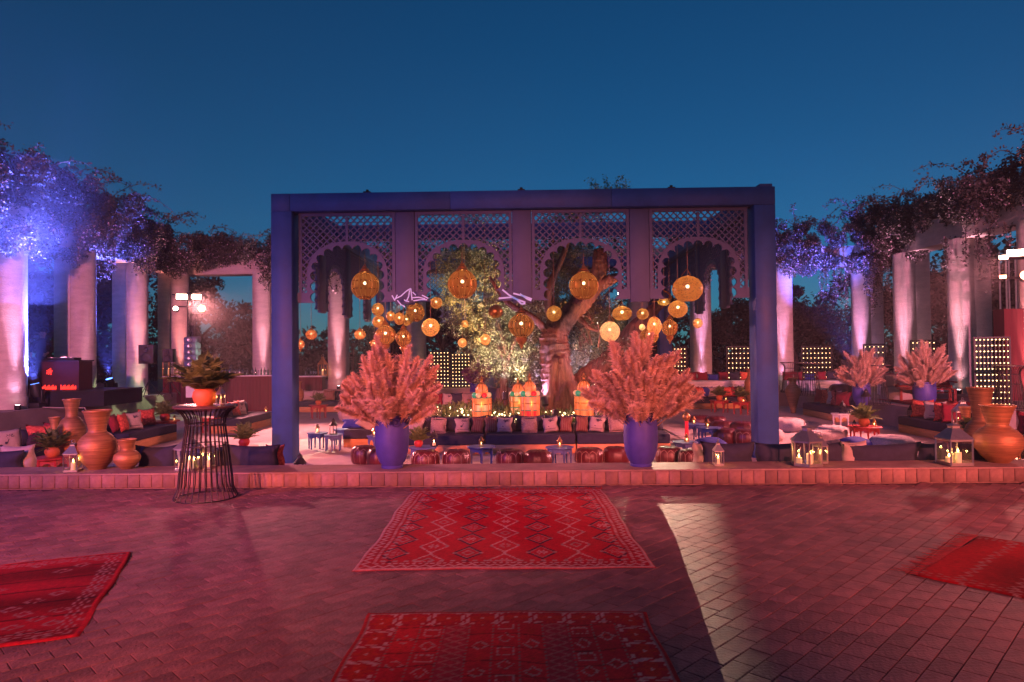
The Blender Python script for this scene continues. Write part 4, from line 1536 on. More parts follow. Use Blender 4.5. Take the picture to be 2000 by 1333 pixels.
for lab, lab2, px, py, w, h, z, D, n, seed, sc_, mt, wide in [
    ('big blue urn on the low wall, the one nearer the wire cocktail table', 'huge coral pampas bouquet in the urn beside the left blue tables', 766, 911, .44, .69, LZ, 8.86, 98, 1, 1.0, 'pampas', 1.0),
    ('big blue urn on the low wall, nearest the single small candle lantern', 'widest coral pampas bouquet, spreading below the pale paper lantern', 1252, 909, .44, .69, LZ, 8.86, 104, 2, 1.04, 'pampas', .97),
    ('blue urn with a small dark lantern at its foot on the side platform', 'smaller pampas bouquet in front of the corner pillars', 1683, 797, .46, .60, .15, 18.6, 62, 3, 1.0, 'pampas', .95),
    ('wide blue urn standing behind the sofa with red and white cushions', 'broad pampas bouquet in front of the red slatted bench', 1806, 797, .56, .64, .15, 18.0, 70, 4, 1.1, 'pampas', .95),
]:
    p = P(px, py, D)
    urn(lab, (p.x, p.y, z + .002), w, h, seed)
    bouquet(lab2, (p.x, p.y, z + h * .99), sc_ if D < 10 else sc_ * .98, n, seed, MT[mt], wide)
p = P(931, 745, 24.5)
urn('small distant blue urn against the lamp walls behind the pale olive', (p.x, p.y, FZ + .002), .5, 1.0, 4)
bouquet('violet distant pampas bouquet in front of the glowing lamp walls', (p.x, p.y, FZ + 1.0), 1.0, 46, 8, MT['pampas_violet'], .7)


# =================================================================== WIRE COCKTAIL TABLES
def cage_table(label, loc, rods, H=1.08, group='wire cocktail tables', top=True):
    t = thing('cocktail_table', label, 'table', loc, 0.1, group)
    prof = [(.345, .012), (.335, .05), (.315, .09), (.3, .13), (.285, .3), (.255, .55), (.225, .78), (.215, .86), (.225, .93), (.26, .99), (.31, 1.035), (.33, 1.05)]
    if top:
        q = MB()
        q.lathe([(1e-4, H - .028), (.345, H - .028), (.352, H - .02), (.352, H - .004), (.345, H), (1e-4, H)], 40, caps=False)
        q.build('tabletop', MT['tabletop'], t, 40)
    for r, z in ((.345, .012), (.245, .62), (.215, .86)):
        q = MB()
        q.tube([(r * math.cos(k * PI / 20), r * math.sin(k * PI / 20), z) for k in range(40)], .0065, 6, closed=True)
        q.build('ring', MT['iron'], t, 60)
    q = MB()
    q.tube([(r, 0, z) for r, z in prof], .0062, 6)
    rm = q.mesh('rod', MT['iron'], 60)
    for k in range(rods):
        put('rod', rm, None, t, (0, 0, 0), (0, 0, 2 * PI * k / rods))
    return t


MT['tabletop'] = mat('dark_tabletop', (0.09, 0.05, 0.05), 0.25, var=0.2, scale=5, spec=0.6)
p = G(402, 973, 0)
CT = Vector((p.x, p.y, 0))
cage_table('dark wire cocktail table with a potted fern on top, standing on the pavers', CT, 30)
for lab, px, py, z, D in [
    ('wire table between the two pampas urns of the side platform', 1712, 795, .15, 18.7),
    ('wire table with a small plant on top in front of the far white bench', 1583, 765, .15, 22.5),
    ('wire table beside the tallest lamp wall under the red tower', 1973, 800, .15, 16.8),
    ('wire table beside the far pillar, showing next to the lit pavilion post', 1545, 760, .15, 24.4),
]:
    p = P(px, py, D)
    cage_table(lab, (p.x, p.y, z), 24)


# =================================================================== POTTED FERNS
def frond_mesh(seed):
    g = np.random.default_rng(seed)
    L = 0.34
    vs = []
    for k in range(22):
        t = 0.12 + 0.88 * k / 22
        base = np.array([L * t * 0.85, 0.0, L * (0.75 * t - 0.62 * t * t)])
        ln = 0.075 * math.sin(min(1, t * 1.0 + .1) * PI) ** .6 * g.uniform(.85, 1.15) + .01
        for sd in (-1, 1):
            d = np.array([.45, sd, -0.15 + g.normal() * .1])
            d /= np.linalg.norm(d)
            w = np.array([.008, 0, .004])
            vs += [base - w, base + d * ln * .5 - w * 1.1, base + d * ln, base + d * ln * .5 + w * 1.1]
    return quads_mesh('frond', np.array(vs), MT['fern'])


FRONDS = [frond_mesh(s) for s in range(4)]


def potted_fern(label, loc, s=1.0, n=34, potmat='terracotta', upright=0.0, group='potted ferns'):
    t = thing('potted_fern', label, 'plant', loc, random.uniform(0, 6), group)
    q = MB()
    q.lathe([(.062 * s, 0), (.085 * s, .03 * s), (.098 * s, .075 * s), (.09 * s, .115 * s), (.078 * s, .128 * s), (.084 * s, .14 * s), (.074 * s, .14 * s), (.07 * s, .125 * s), (1e-4, .12 * s)], 24, caps=False)
    q.build('pot', MT[potmat], t, 45)
    for k in range(n):
        a = k * 2.39996
        f = k / n
        put('frond', FRONDS[k % 4], None, t, (.02 * s * math.cos(a), .02 * s * math.sin(a), .12 * s), (random.gauss(0, .15), -R(72) * (1 - f) ** 1.3 - upright + random.gauss(0, .1), a),
            s * random.uniform(.8, 1.25))
    return t


random.seed(33)
potted_fern('bushy fern in an orange pot on the wire cocktail table', CT + Vector((.0, -.02, 1.081)), 1.38, 50)


# =================================================================== GILDED VASES
def vase(label, loc, h, rb, kind=0, group='gilded clay vases'):
    t = thing('vase', label, 'vase', loc, random.uniform(0, 6), group)
    q = MB()
    if kind == 0:   # round belly, narrow waist, wide flared neck
        pr = [(.42, 0), (.46, .02), (.72, .12), (.93, .25), (1.0, .37), (.93, .48), (.72, .57), (.5, .62), (.43, .655), (.45, .70), (.54, .82), (.66, .95), (.72, .985), (.70, 1.0), (.62, .975), (.4, .70), (1e-4, .68)]
    elif kind == 1:  # tall shouldered jar
        pr = [(.4, 0), (.44, .03), (.62, .2), (.85, .42), (1.0, .56), (.95, .66), (.7, .74), (.45, .775), (.42, .81), (.46, .88), (.58, .97), (.62, .99), (.6, 1.0), (.5, .98), (.36, .8), (1e-4, .79)]
    else:            # slender amphora
        pr = [(.3, 0), (.33, .03), (.5, .22), (.8, .45), (1.0, .6), (.96, .68), (.7, .77), (.48, .82), (.44, .88), (.52, .95), (.68, .985), (.66, 1.0), (.55, .98), (.38, .88), (1e-4, .86)]
    fine = []
    for (r0, z0), (r1, z1) in zip(pr, pr[1:]):
        for k in range(3):
            f = k / 3
            fine.append((rb * (r0 + (r1 - r0) * f), h * (z0 + (z1 - z0) * f)))
    fine.append((1e-4, h * pr[-1][1]))
    q.lathe(fine, 36, caps=False)
    q.build('body', MT['gold'], t, 60)
    q = MB()
    k = max(range(len(pr)), key=lambda i: pr[i][1])
    r = rb * pr[k][0]
    q.tube([(r * math.cos(a * PI / 14), r * math.sin(a * PI / 14), h * .992) for a in range(28)], .012 * h, 6, closed=True)
    q.build('rim', MT['gold'], t, 60)
    return t


random.seed(5)
for lab, px, py, z, D, h, rb, kind in [
    ('large gilded vase with a wide flared neck beside the wall-top candle lantern', 190, 909, LZ, 8.93, .77, .24, 0),
    ('short gilded vase between the big vase and the navy bolster on the wall', 248, 910, LZ, 8.93, .385, .165, 0),
    ('tall gilded floor vase behind the big vase, in front of the stage', 140, None, FZ, 11.6, 1.36, .215, 1),
    ('slim gilded floor vase half hidden by the fern near the red cushion', 107, None, FZ, 12.2, 1.0, .15, 1),
    ('gilded vase standing beyond the sofa in front of the bar', 487, None, FZ, 25.6, .95, .25, 1),
    ('gilded vase peeping out beside the violet pavilion post', 583, None, FZ, 25.0, 1.1, .2, 1),
    ('round bellied gilded vase on the wall at the far end from the stage', 1950, 899, LZ, 8.93, .73, .285, 0),
    ('tall pale gilded floor vase behind the round bellied vase', 1915, None, FZ, 11.4, 1.42, .27, 0),
    ('small gilded vase between the square candle lantern and the red bench', 1886, None, FZ, 12.4, 1.02, .17, 1),
    ('gilded amphora standing at the end of the sofa next to the lit post', 1549, None, FZ, 22.6, 1.16, .24, 2),
    ('rosy gilded amphora just inside the lit pavilion post', 1467, None, FZ, 24.0, 1.42, .22, 2),
    ('squat gilded vase beside the low red tables inside the lit post', 1458, None, FZ, 24.3, .62, .2, 1),
]:
    p = P(px, py or 800, D)
    vase(lab, (p.x, p.y, z + .002), h, rb, kind)


# =================================================================== CANDLE LANTERNS
def candle(parent, c, r, h, red=False, power=1.2):
    q = MB()
    q.lathe([(r, 0), (r, h), (r * .8, h - .003), (1e-4, h - .006)], 14, c, caps=False)
    cd = q.build('candle', MT['redwax' if red else 'wax'], parent, 50)
    q = MB()
    q.lathe([(1e-4, h + .004), (r * .22 + .003, h + .016), (r * .16 + .002, h + .03), (1e-4, h + .05)], 8, c, caps=False)
    q.build('flame', MT['flame'], cd, 80)
    if power:
        pt = point('candle_glow', (c[0], c[1], c[2] + h + .03), (1.0, .48, .13), power, .012, parent)
    return cd


def candle_lantern(label, loc, w, h, sides=4, rz=0.0, metal='chrome', candles=1, power=1.2, group='glass candle lanterns'):
    """metal framed glass lantern: body to 0.55h, pitched roof, collar and ring"""
    t = thing('candle_lantern', label, 'lantern', loc, rz, group)
    r = w / 2
    hb = h * .56
    cs = [(r * math.cos(2 * PI * k / sides), r * math.sin(2 * PI * k / sides)) for k in range(sides)]
    fw = max(.008, w * .045)
    q = MB()
    q.lathe([(r * 1.04, 0), (r * 1.04, .02 * h + .006)], sides, (0, 0, 0))
    q.build('base', MT[metal], t)
    for k in range(sides):
        a, b = cs[k], cs[(k + 1) % sides]
        q = MB()
        q.bar((*a, .015 * h), (*a, hb), fw, fw)
        q.bar((a[0] * .985, a[1] * .985, hb - fw / 2), (b[0] * .985, b[1] * .985, hb - fw / 2), fw, fw)
        q.bar((a[0] * .985, a[1] * .985, .05 * h), (b[0] * .985, b[1] * .985, .05 * h), fw, fw)
        q.build('frame', MT[metal], t)
        q = MB()
        s = .96
        q.add([(a[0] * s, a[1] * s, .05 * h), (b[0] * s, b[1] * s, .05 * h), (b[0] * s, b[1] * s, hb - fw), (a[0] * s, a[1] * s, hb - fw)], [(0, 1, 2, 3)])
        q.build('pane', MT['glass'], t)
    q = MB()
    q.lathe([(r * 1.12, hb), (r * 1.12, hb + .012 * h), (r * .34, h * .8), (r * .34, h * .84), (r * .4, h * .86), (r * .2, h * .89), (1e-4, h * .9)], sides, caps=False)
    q.build('roof', MT[metal], t)
    q = MB()
    rr = h * .05
    q.tube([(rr * math.cos(k * PI / 8), 0, h * .94 + rr * math.sin(k * PI / 8)) for k in range(16)], .004 + .004 * w, 6, closed=True)
    q.build('ring', MT[metal], t, 60)
    ch = hb * .42
    if candles == 1:
        candle(t, (0, 0, .02 * h + .006), w * .12, ch, power=power)
    else:
        for k, (dx, dy, f) in enumerate([(.02, -.1, 1), (.24, .12, .75), (-.24, .1, .6)][:candles]):
            candle(t, (dx * w, dy * w, .02 * h + .006), w * .1, ch * f, power=power / candles)
    return t


for lab, px, py, z, D, w, h, sides, rz, cnd, pw in [
    ('square candle lantern standing alone in front of the large gilded vase', 143, 914, LZ, 8.76, .23, .41, 4, .95, 1, 2.0),
    ('large square candle lantern behind the legs of the wire cocktail table', 368, 913, LZ, 8.8, .33, .50, 4, .7, 3, 3.0),
    ('smaller candle lantern tucked beside the large one behind the wire table', 408, 909, LZ, 8.95, .2, .38, 4, .6, 1, 1.6),
    ('small candle lantern in front of the long navy cushion, beside the lit post', 1403, 904, LZ, 8.85, .155, .33, 4, .8, 1, 1.6),
    ('large hexagonal lantern with three candles on the wall', 1576, 906, LZ, 8.8, .37, .56, 6, .3, 3, 3.5),
    ('lantern half hidden behind the large hexagonal one', 1602, 903, LZ, 8.98, .2, .40, 6, .2, 1, 1.2),
    ('heavy square lantern next to the round bellied vase', 1864, 904, LZ, 8.78, .40, .575, 4, .85, 3, 3.5),
]:
    p = P(px, py, D)
    candle_lantern(lab, (p.x, p.y, z + .002), w, h, sides, rz, candles=cnd, power=pw)
candle_lantern('little glass lantern beside the fern on the wire cocktail table', CT + Vector((.2, -.05, 1.081)), .1, .24, 4, .4, candles=1, power=.5)
p = P(1880, 800, 14.2)
candle_lantern('pale lantern standing on the sofa end behind the small gilded vase', (p.x, p.y, FZ + .41), .42, .66, 4, .5, candles=1, power=1.5)

# =================================================================== SOFAS AND CUSHIONS
def sofa(label, x, y, rz, w, nback=3, depth=.85, z=FZ, back_h=.36, seatmat='navy', plinthmat='wood', group='low banquette sofas', ph=.19, sh=.2):
    t = thing('sofa', label, 'sofa', (x, y, z), rz, group)
    put('plinth', rounded((w, depth, ph), .008, 1), MT[plinthmat], t, (0, 0, .003))
    put('seat', rounded((w - .01, depth + .02, sh), .035, 3), MT[seatmat], t, (0, -.005, ph + .004))
    for k in range(nback):
        cw = w / nback
        put('back_cushion', cushion_mesh(cw * 1.04, back_h, .24, 10, .06, k + int(w * 10)), MT[seatmat], t,
            (-w / 2 + cw * (k + .5), depth / 2 - .17, ph + sh - .005), (-.2, 0, random.uniform(-.04, .04)))
    return t


CUSH = {}


def cushion(label, loc, rz, kind, w=.4, h=.38, lean=-.3, roll=0.0, group=None):
    """kind: cream printed / knit / woven / red / wine / navy / cobalt / white"""
    base = {'printed': 'cream', 'white': 'cream'}.get(kind, {'red': 'redcush'}.get(kind, kind))
    key = ('c', round(w, 2), round(h, 2), random.randrange(3))
    me = cached(key, lambda: cushion_mesh(w, h, .15 if w < .6 else .24, 10, .05, key[3]))
    printed = kind == 'printed'
    t = thing('cushion', label, 'cushion', loc, rz, group or 'scatter cushions')
    c = put('cover', me, MT[base], t, (0, 0, 0), (lean, roll, 0))
    if printed:
        q = MB()
        y = -.073
        s = h / .38
        cx, cz = .0, .2 * s
        for k, (a, l) in enumerate([(.2, .07), (.9, .075), (1.6, .06), (2.3, .07), (2.9, .06), (3.7, .045)]):
            q.bar((cx + .03, y, cz + .05), (cx + .03 + l * math.cos(a), y - .002, cz + .05 + l * math.sin(a) * .8), .003, .013, up=(0, 0, 1))
        q.bar((cx - .015, y, cz - .06), (cx + .03, y, cz + .05), .003, .012, up=(0, 0, 1))
        q.ball((cx - .03, y, cz - .05), .022, 8, 5, (1, .2, 1))
        for k in range(9):
            q.box((-.11 + k * .0275, y + .012, .075 * s), (.014, .004, .016))
        q.build('print', MT['print'], c)
    elif kind == 'knit':
        q = MB()
        for k in range(26):
            f = -w * .46 + w * .92 * k / 25
            q.bar((f, 0, h * .97), (f + random.uniform(-.012, .012), 0, h * 1.045), .006, .012)
            q.bar((f, 0, .01), (f + random.uniform(-.012, .012), 0, -.012), .006, .012)
        for k in range(20):
            zz_ = h * (.04 + .92 * k / 19)
            for sx in (-1, 1):
                q.bar((sx * w * .44, 0, zz_), (sx * w * .505, 0, zz_ + random.uniform(-.012, .012)), .006, .012)
        q.build('fringe', MT['knit'], c, kind='stuff')
    elif kind == 'woven':
        q = MB()
        for k in range(5):
            f = (-.36 + .18 * k) * w
            pts = []
            for j in range(11):
                v = -1 + 2 * j / 10
                pts.append((f * (1 - .09 * (1 - v * v)), -.075 * max(0, 1 - abs(2 * f / w) ** 2.6) ** .55 * max(.0, 1 - abs(v) ** 2.6) ** .55 - .003, h / 2 + v * h / 2 * .96))
            q.tube(pts, .006, 5)
        q.build('stripe', MT['wine'], c, kind='stuff')
    return t


MT['print'] = mat('dark_print', (0.05, 0.05, 0.08), 0.9)
random.seed(44)


def seat_at(px, py, D):
    p = P(px, py, D)
    return p.x, p.y


# the long sofa in front of the old olive: three sections facing the camera
SY = 14.0
for lab, a, b in [('long navy sofa section behind the first blue urn, set with pale cushions', 790, 945.5),
                  ('middle navy sofa section in front of the old olive, set with pale cushions', 948, 1125),
                  ('navy sofa section next to the second blue urn, set with pale cushions', 1127.5, 1310)]:
    x0, x1 = P(a, 880, SY).x, P(b, 880, SY).x
    sofa(lab, (x0 + x1) / 2, SY + .43, 0, x1 - x0, 3)
FRONT = 14.46
for lab, px, kind, rz in [
    ('printed pale cushion just emerging from behind the first urn', 812, 'printed', .08),
    ('cream knitted cushion, first of its kind beside the first urn', 856, 'knit', -.05),
    ('printed pale cushion leaning beside a tan striped one, below the tiled lantern', 905, 'printed', .12),
    ('tan striped cushion on the left of the gap between two sofa sections', 932, 'woven', -.25),
    ('tan striped cushion on the right of the gap below the first tiled lantern', 960, 'woven', .2),
    ('printed pale cushion beneath the pair of tiled lanterns', 985, 'printed', .02),
    ('cream knitted cushion in the middle of the long sofa', 1034, 'knit', .0),
    ('printed pale cushion in front of the olive trunk', 1076, 'printed', -.08),
    ('tan striped cushion under the foot of the olive trunk', 1104, 'woven', -.15),
    ('tan striped cushion below the rightmost tiled lantern', 1136, 'woven', .18),
    ('printed pale cushion close to the pampas, tilted sideways', 1163, 'printed', -.12),
    ('cream knitted cushion nearest the second blue urn', 1205, 'knit', .04),
]:
    x, y = seat_at(px, 840, FRONT)
    w = .27 if kind == 'woven' else .33
    cushion(lab, (x, y - .06 - (.05 if kind == 'printed' else 0), FZ + .4), rz, kind, w, .34 if kind != 'knit' else .31, -.28 + random.uniform(-.1, .06), random.uniform(-.13, .13))

# sofas along the stage side, facing the court
sofa('navy sofa with red cushions facing the court below the stage', -9.1, 15.85, PI / 2, 2.1, 3)
for lab, dy, kind, rz, d in [('plain wine cushion, first of the row on the stage-side sofa', -.85, 'wine', PI / 2 + .3, .1), ('red cushion beside the wine one on the stage-side sofa', -.6, 'red', PI / 2 + .2, .16),
                          ('printed pale cushion leaning between the red ones on the stage-side sofa', -.3, 'printed', PI / 2 - .5, .18), ('square red patterned cushion at the far end of the stage-side sofa', .62, 'red', PI / 2 - .45, .0)]:
    cushion(lab, (-9.15 + d, 15.85 + dy, FZ + .4), rz, kind, .45, .43, -.25)
sofa('navy sofa beyond the wire table, in front of the bar', -8.0, 19.2, PI / 2, 2.15, 3)
for lab, dy, kind in [('red cushion glowing behind the wire table top', -.3, 'red'), ('printed cushion behind the little glass lantern', .1, 'printed'), ('navy cushion at the near end of the sofa before the bar', -.8, 'navy')]:
    cushion(lab, (-8.05, 19.2 + dy, FZ + .4), PI / 2 - .35, kind, .45, .43, -.25)
sofa('navy sofa at the very edge of the court, nearest the stage speaker', -9.35, 12.3, PI / 2 - .15, 2.2, 3)
for lab, x, y, kind, rz in [('printed pale cushion at the frame edge beside the red kilim cushion', -9.0, 11.75, 'printed', 1.0), ('large red kilim cushion in front of the dark stage wall', -8.95, 12.55, 'red', .75), ('plain wine cushion peeping out behind the large red kilim one', -8.95, 13.0, 'wine', .8)]:
    cushion(lab, (x, y, FZ + .4), rz, kind, .5, .46, -.22)

# sofa beside the left blue tables
p = P(735, 875, 15.2)
sofa('short navy sofa beside the blue tables with a cream cushion lying on it', p.x, 15.6, 0, 1.45, 1)
x, y = seat_at(706, 850, 15.3)
cushion('cream cushion lying tilted against a cobalt one near the blue tables', (x + .02, y, FZ + .42), -.5, 'white', .5, .42, -.9, .4)
cushion('cobalt cushion beneath the tilted cream one', (x - .25, y + .25, FZ + .4), .2, 'cobalt', .5, .3, -.9)
sofa('far navy sofa under the first arch, its plinth glowing yellow', seat_at(632, 800, 25.0)[0], 25.1, 0, 2.3, 3)
for lab, px, kind in [('pale cushion at the near end of the far sofa under the first arch', 602, 'white'), ('pale cushion second along the far sofa under the first arch', 622, 'cream'), ('tan striped cushion beside the small fern on the far sofa', 643, 'woven'), ('cream knitted cushion at the pampas end of the far sofa', 676, 'knit')]:
    x, y = seat_at(px, 780, 24.95)
    cushion(lab, (x, y, FZ + .4), random.uniform(-.2, .2), kind, .42, .4, -.25)
sofa('navy sofa behind the first pampas bouquet, under the second arch', seat_at(882, 785, 22.2)[0], 22.2, 0, 1.7, 2)
for lab, px, kind in [('wine red cushion on the sofa behind the first pampas bouquet', 852, 'wine'), ('printed pale cushion on the sofa beneath the lamp walls', 876, 'printed'), ('dark navy cushion on the sofa beneath the lamp walls', 893, 'navy'), ('cream knitted cushion next to the candle lantern under the lamp walls', 911, 'knit')]:
    x, y = seat_at(px, 780, 22.1)
    cushion(lab, (x, y, FZ + .4), random.uniform(-.2, .2), kind, .42, .42, -.25)

# right-hand side
sofa('navy sofa between the gilded amphora and the blue urn', 9.33, 20.9, -PI / 2, 2.3, 3)
for lab, dy, kind, rz in [('small wine cushion at the amphora end of its sofa', .95, 'wine', -1.2), ('red patterned cushion beside the gilded amphora', .45, 'red', -1.1), ('printed pale cushion leaning in the sofa beside the blue urn', 0, 'printed', -1.0), ('round red cushion on the sofa beside the blue urn', -.35, 'red', -.8), ('wine cushion in front of the navy end cushion beside the blue urn', -.6, 'wine', -.7)]:
    cushion(lab, (9.35, 20.9 + dy, FZ + .4), rz, kind, .47, .45, -.25)
sofa('long navy sofa with red and white cushions in front of the wide blue urn', 9.75, 16.0, -PI / 2, 2.5, 3)
for lab, dy, kind, rz in [('red kilim cushion in front of the wide blue urn', .75, 'red', -.75), ('printed white cushion in front of the wide blue urn', .2, 'printed', -.6), ('tilted red cushion next to a wine one before the wide blue urn', -.2, 'red', -.5), ('wine cushion at the lantern end before the wide blue urn', -.5, 'wine', -.4)]:
    cushion(lab, (9.62, 16.0 + dy, FZ + .4), rz, kind, .48, .46, -.25)
sofa('navy sofa cut by the frame edge beyond the round bellied vase', 9.75, 12.6, -PI / 2, 2.2, 3)
for lab, dy, kind in [('wine cushion at the frame edge behind the round bellied vase', .5, 'wine'), ('knitted cushion at the very frame edge behind the round bellied vase', .1, 'woven')]:
    cushion(lab, (9.6, 12.6 + dy, FZ + .4), -.7, kind, .5, .48, -.2)
sofa('far navy sofa under the fourth arch, beyond the leather poufs', seat_at(1408, 790, 25.0)[0], 25.0, 0, 2.5, 3)
for lab, px, kind in [('dark cushion at the pampas end of the far sofa under the fourth arch', 1356, 'navy'), ('orange red cushion on the far sofa under the fourth arch', 1371, 'red'), ('second dark cushion on the far sofa under the fourth arch', 1383, 'cobalt'), ('white printed cushion on the far sofa under the fourth arch', 1394, 'printed'), ('red cushion above the little red tables', 1423, 'red'), ('wine cushion next to the red one above the little red tables', 1437, 'wine')]:
    x, y = seat_at(px, 785, 24.9)
    cushion(lab, (x, y, FZ + .4), random.uniform(-.25, .25), kind, .42, .4, -.25)
# white benches on the raised platform
for lab, px, D, w in [('white banquette with dark cushions behind the far sofa, under the fourth arch', 1408, 26.3, 2.6), ('white banquette with dark cushions beyond the gilded amphora', 1596, 25.6, 2.5), ('white banquette behind the nearer wire table on the platform', 1765, 22.6, 1.5)]:
    x, y = seat_at(px, 750, D)
    sofa(lab, x, y, 0 if px < 1700 else -.4, w, 0, .7, .152, seatmat='white', plinthmat='white', ph=.2, sh=.16)
    k0 = -w / 2 + .25
    for j, (kind, txt) in enumerate([('wine', 'wine'), ('wine', 'second wine'), ('cobalt', 'small cobalt'), ('wine', 'rosy wine'), ('navy', 'dark navy'), ('red', 'red')][: int(w / .42)]):
        place = {1408: 'under the fourth arch', 1596: 'beyond the gilded amphora', 1765: 'behind the nearer wire table'}[px]
        cushion(f'{txt} cushion on the white banquette {place}', (x + (k0 + j * .41) * math.cos(0), y + .18, .152 + .36), random.uniform(-.2, .2), kind, .42, .36 if kind != 'cobalt' else .26, -.25)
# sofas with their backs to the low wall: big cushions show above it
for lab, px, w, nb in [('navy sofa with its back to the low wall at the stage end', 20, 1.7, 2), ('navy sofa backing on to the low wall behind the wire table', 400, 2.1, 2),
                   ('navy sofa backing on to the low wall beside the lit post', 1470, 1.75, 2), ('navy sofa backing on to the low wall between the two large lanterns', 1740, 1.8, 2)]:
    x, y = seat_at(px, 900, 9.55)
    sofa(lab, x, 9.62, PI, w, 0, .85)
for lab, px0, px1, ytop, D, kind in [
    ('navy bolster slumped at the frame edge on the low wall, stage end', -60, 48, 879, 9.22, 'navy'), ('cream cushion leaning between navy bolster and fern on the low wall', 8, 74, 868, 9.34, 'cream'),
    ('navy bolster between the short gilded vase and the wire table', 270, 350, 869, 9.25, 'navy'), ('navy bolster directly behind the wire table', 352, 442, 871, 9.3, 'navy'), ('navy bolster right beside the violet pavilion post', 436, 545, 867, 9.25, 'navy'),
    ('red cushion corner showing beside the violet post', 520, 556, 868, 9.4, 'red'),
    ('blush cushion at the end of the navy row beside the second urn', 1353, 1372, 863, 9.3, 'cream'), ('navy bolster behind the single small candle lantern', 1368, 1470, 863, 9.25, 'navy'), ('navy bolster between the lit post and the hexagonal lantern', 1474, 1562, 864, 9.27, 'navy'),
    ('navy bolster behind the hexagonal lantern', 1560, 1655, 862, 9.3, 'navy'), ('blush cushion with a curved edge beside the hexagonal lantern', 1640, 1690, 861, 9.24, 'cream'), ('long navy bolster in front, between the two large lanterns', 1648, 1795, 866, 9.2, 'navy'),
    ('black navy cushion behind the heavy square lantern', 1790, 1850, 863, 9.3, 'navy'), ('navy cushion tip between the heavy lantern and the round vase', 1850, 1942, 863, 9.3, 'navy')]:
    a, b = P(px0, ytop, D), P(px1, ytop, D)
    h = a.z + .012 - .05
    if h > .4:
        h = .46
    w = (b.x - a.x) * 1.05
    t = thing('cushion', lab, 'cushion', ((a.x + b.x) / 2, D, a.z - h + .01), 0, 'cushions along the low wall')
    put('cover', cushion_mesh(w, h, .2, 12, .04, px0), MT[{'red': 'redcush'}.get(kind, kind)], t, (0, 0, 0), (.1, random.uniform(-.03, .03), 0))


# =================================================================== LOW TABLES
def low_table(label, x, y, z, w, h, m='tbl', legs=6, rz=0.0, group='low octagonal tables'):
    t = thing('low_table', label, 'table', (x, y, z), rz, group)
    r = w / 2
    q = MB()
    q.lathe([(1e-4, h - .028), (r * .96, h - .028), (r, h - .02), (r, h - .004), (r * .985, h), (1e-4, h)], 8, caps=False)
    q.build('top', MT[m], t, 30)
    q = MB()
    for k in range(legs):
        a, b = 2 * PI * k / legs, 2 * PI * (k + 1) / legs
        A, B = Vector((r * .78 * math.cos(a), r * .78 * math.sin(a), h - .06)), Vector((r * .78 * math.cos(b), r * .78 * math.sin(b), h - .06))
        q.bar(A, B, .018, .06)
        q.bar(A + (B - A) * .06, A + (B - A) * .3 + Vector((0, 0, .0)), .017, .11)
        q.bar(A + (B - A) * .7, A + (B - A) * .94, .017, .11)
    q.build('apron', MT[m], t)
    q = MB()
    q.lathe([(.013, 0), (.018, .03), (.014, .06), (.02, h * .55), (.024, h - .09), (.024, h - .03)], 8)
    lm = q.mesh('leg', MT[m], 40)
    for k in range(legs):
        a = 2 * PI * k / legs
        put('leg', lm, None, t, (r * .78 * math.cos(a), r * .78 * math.sin(a), .002))
    return t


def small_lantern(label, loc, s=.2, metal='brass', power=.35, group='tealight lanterns on the low tables'):
    t = thing('tealight_lantern', label, 'lantern', loc, random.uniform(0, 3), group)
    r = s * .24
    q = MB()
    q.lathe([(r, 0), (r * 1.05, .03 * s), (r * .95, .05 * s)], 8)
    q.build('base', MT[metal], t)
    q = MB()
    for k in range(6):
        a = 2 * PI * k / 6
        q.bar((r * .92 * math.cos(a), r * .92 * math.sin(a), .03 * s), (r * .85 * math.cos(a), r * .85 * math.sin(a), .52 * s), .012 * s + .003, .012 * s + .003)
    q.build('frame', MT[metal], t)
    q = MB()
    q.lathe([(r * 1.05, .5 * s), (r * 1.05, .54 * s), (r * .45, .74 * s), (r * .4, .82 * s), (r * .14, .9 * s), (1e-4, .97 * s)], 8, caps=False)
    q.build('roof', MT[metal], t)
    if power:
        q = MB()
        q.lathe([(r * .4, .05 * s), (r * .4, .2 * s), (1e-4, .21 * s)], 8, caps=False)
        c = q.build('candle', MT['wax'], t)
        q = MB()
        q.ball((0, 0, .28 * s), .05 * s, 6, 5, (.6, .6, 1.5))
        q.build('flame', MT['flame'], c)
        point('tealight_glow', (0, 0, .3 * s), (1, .5, .15), power, .01, t)
    return t


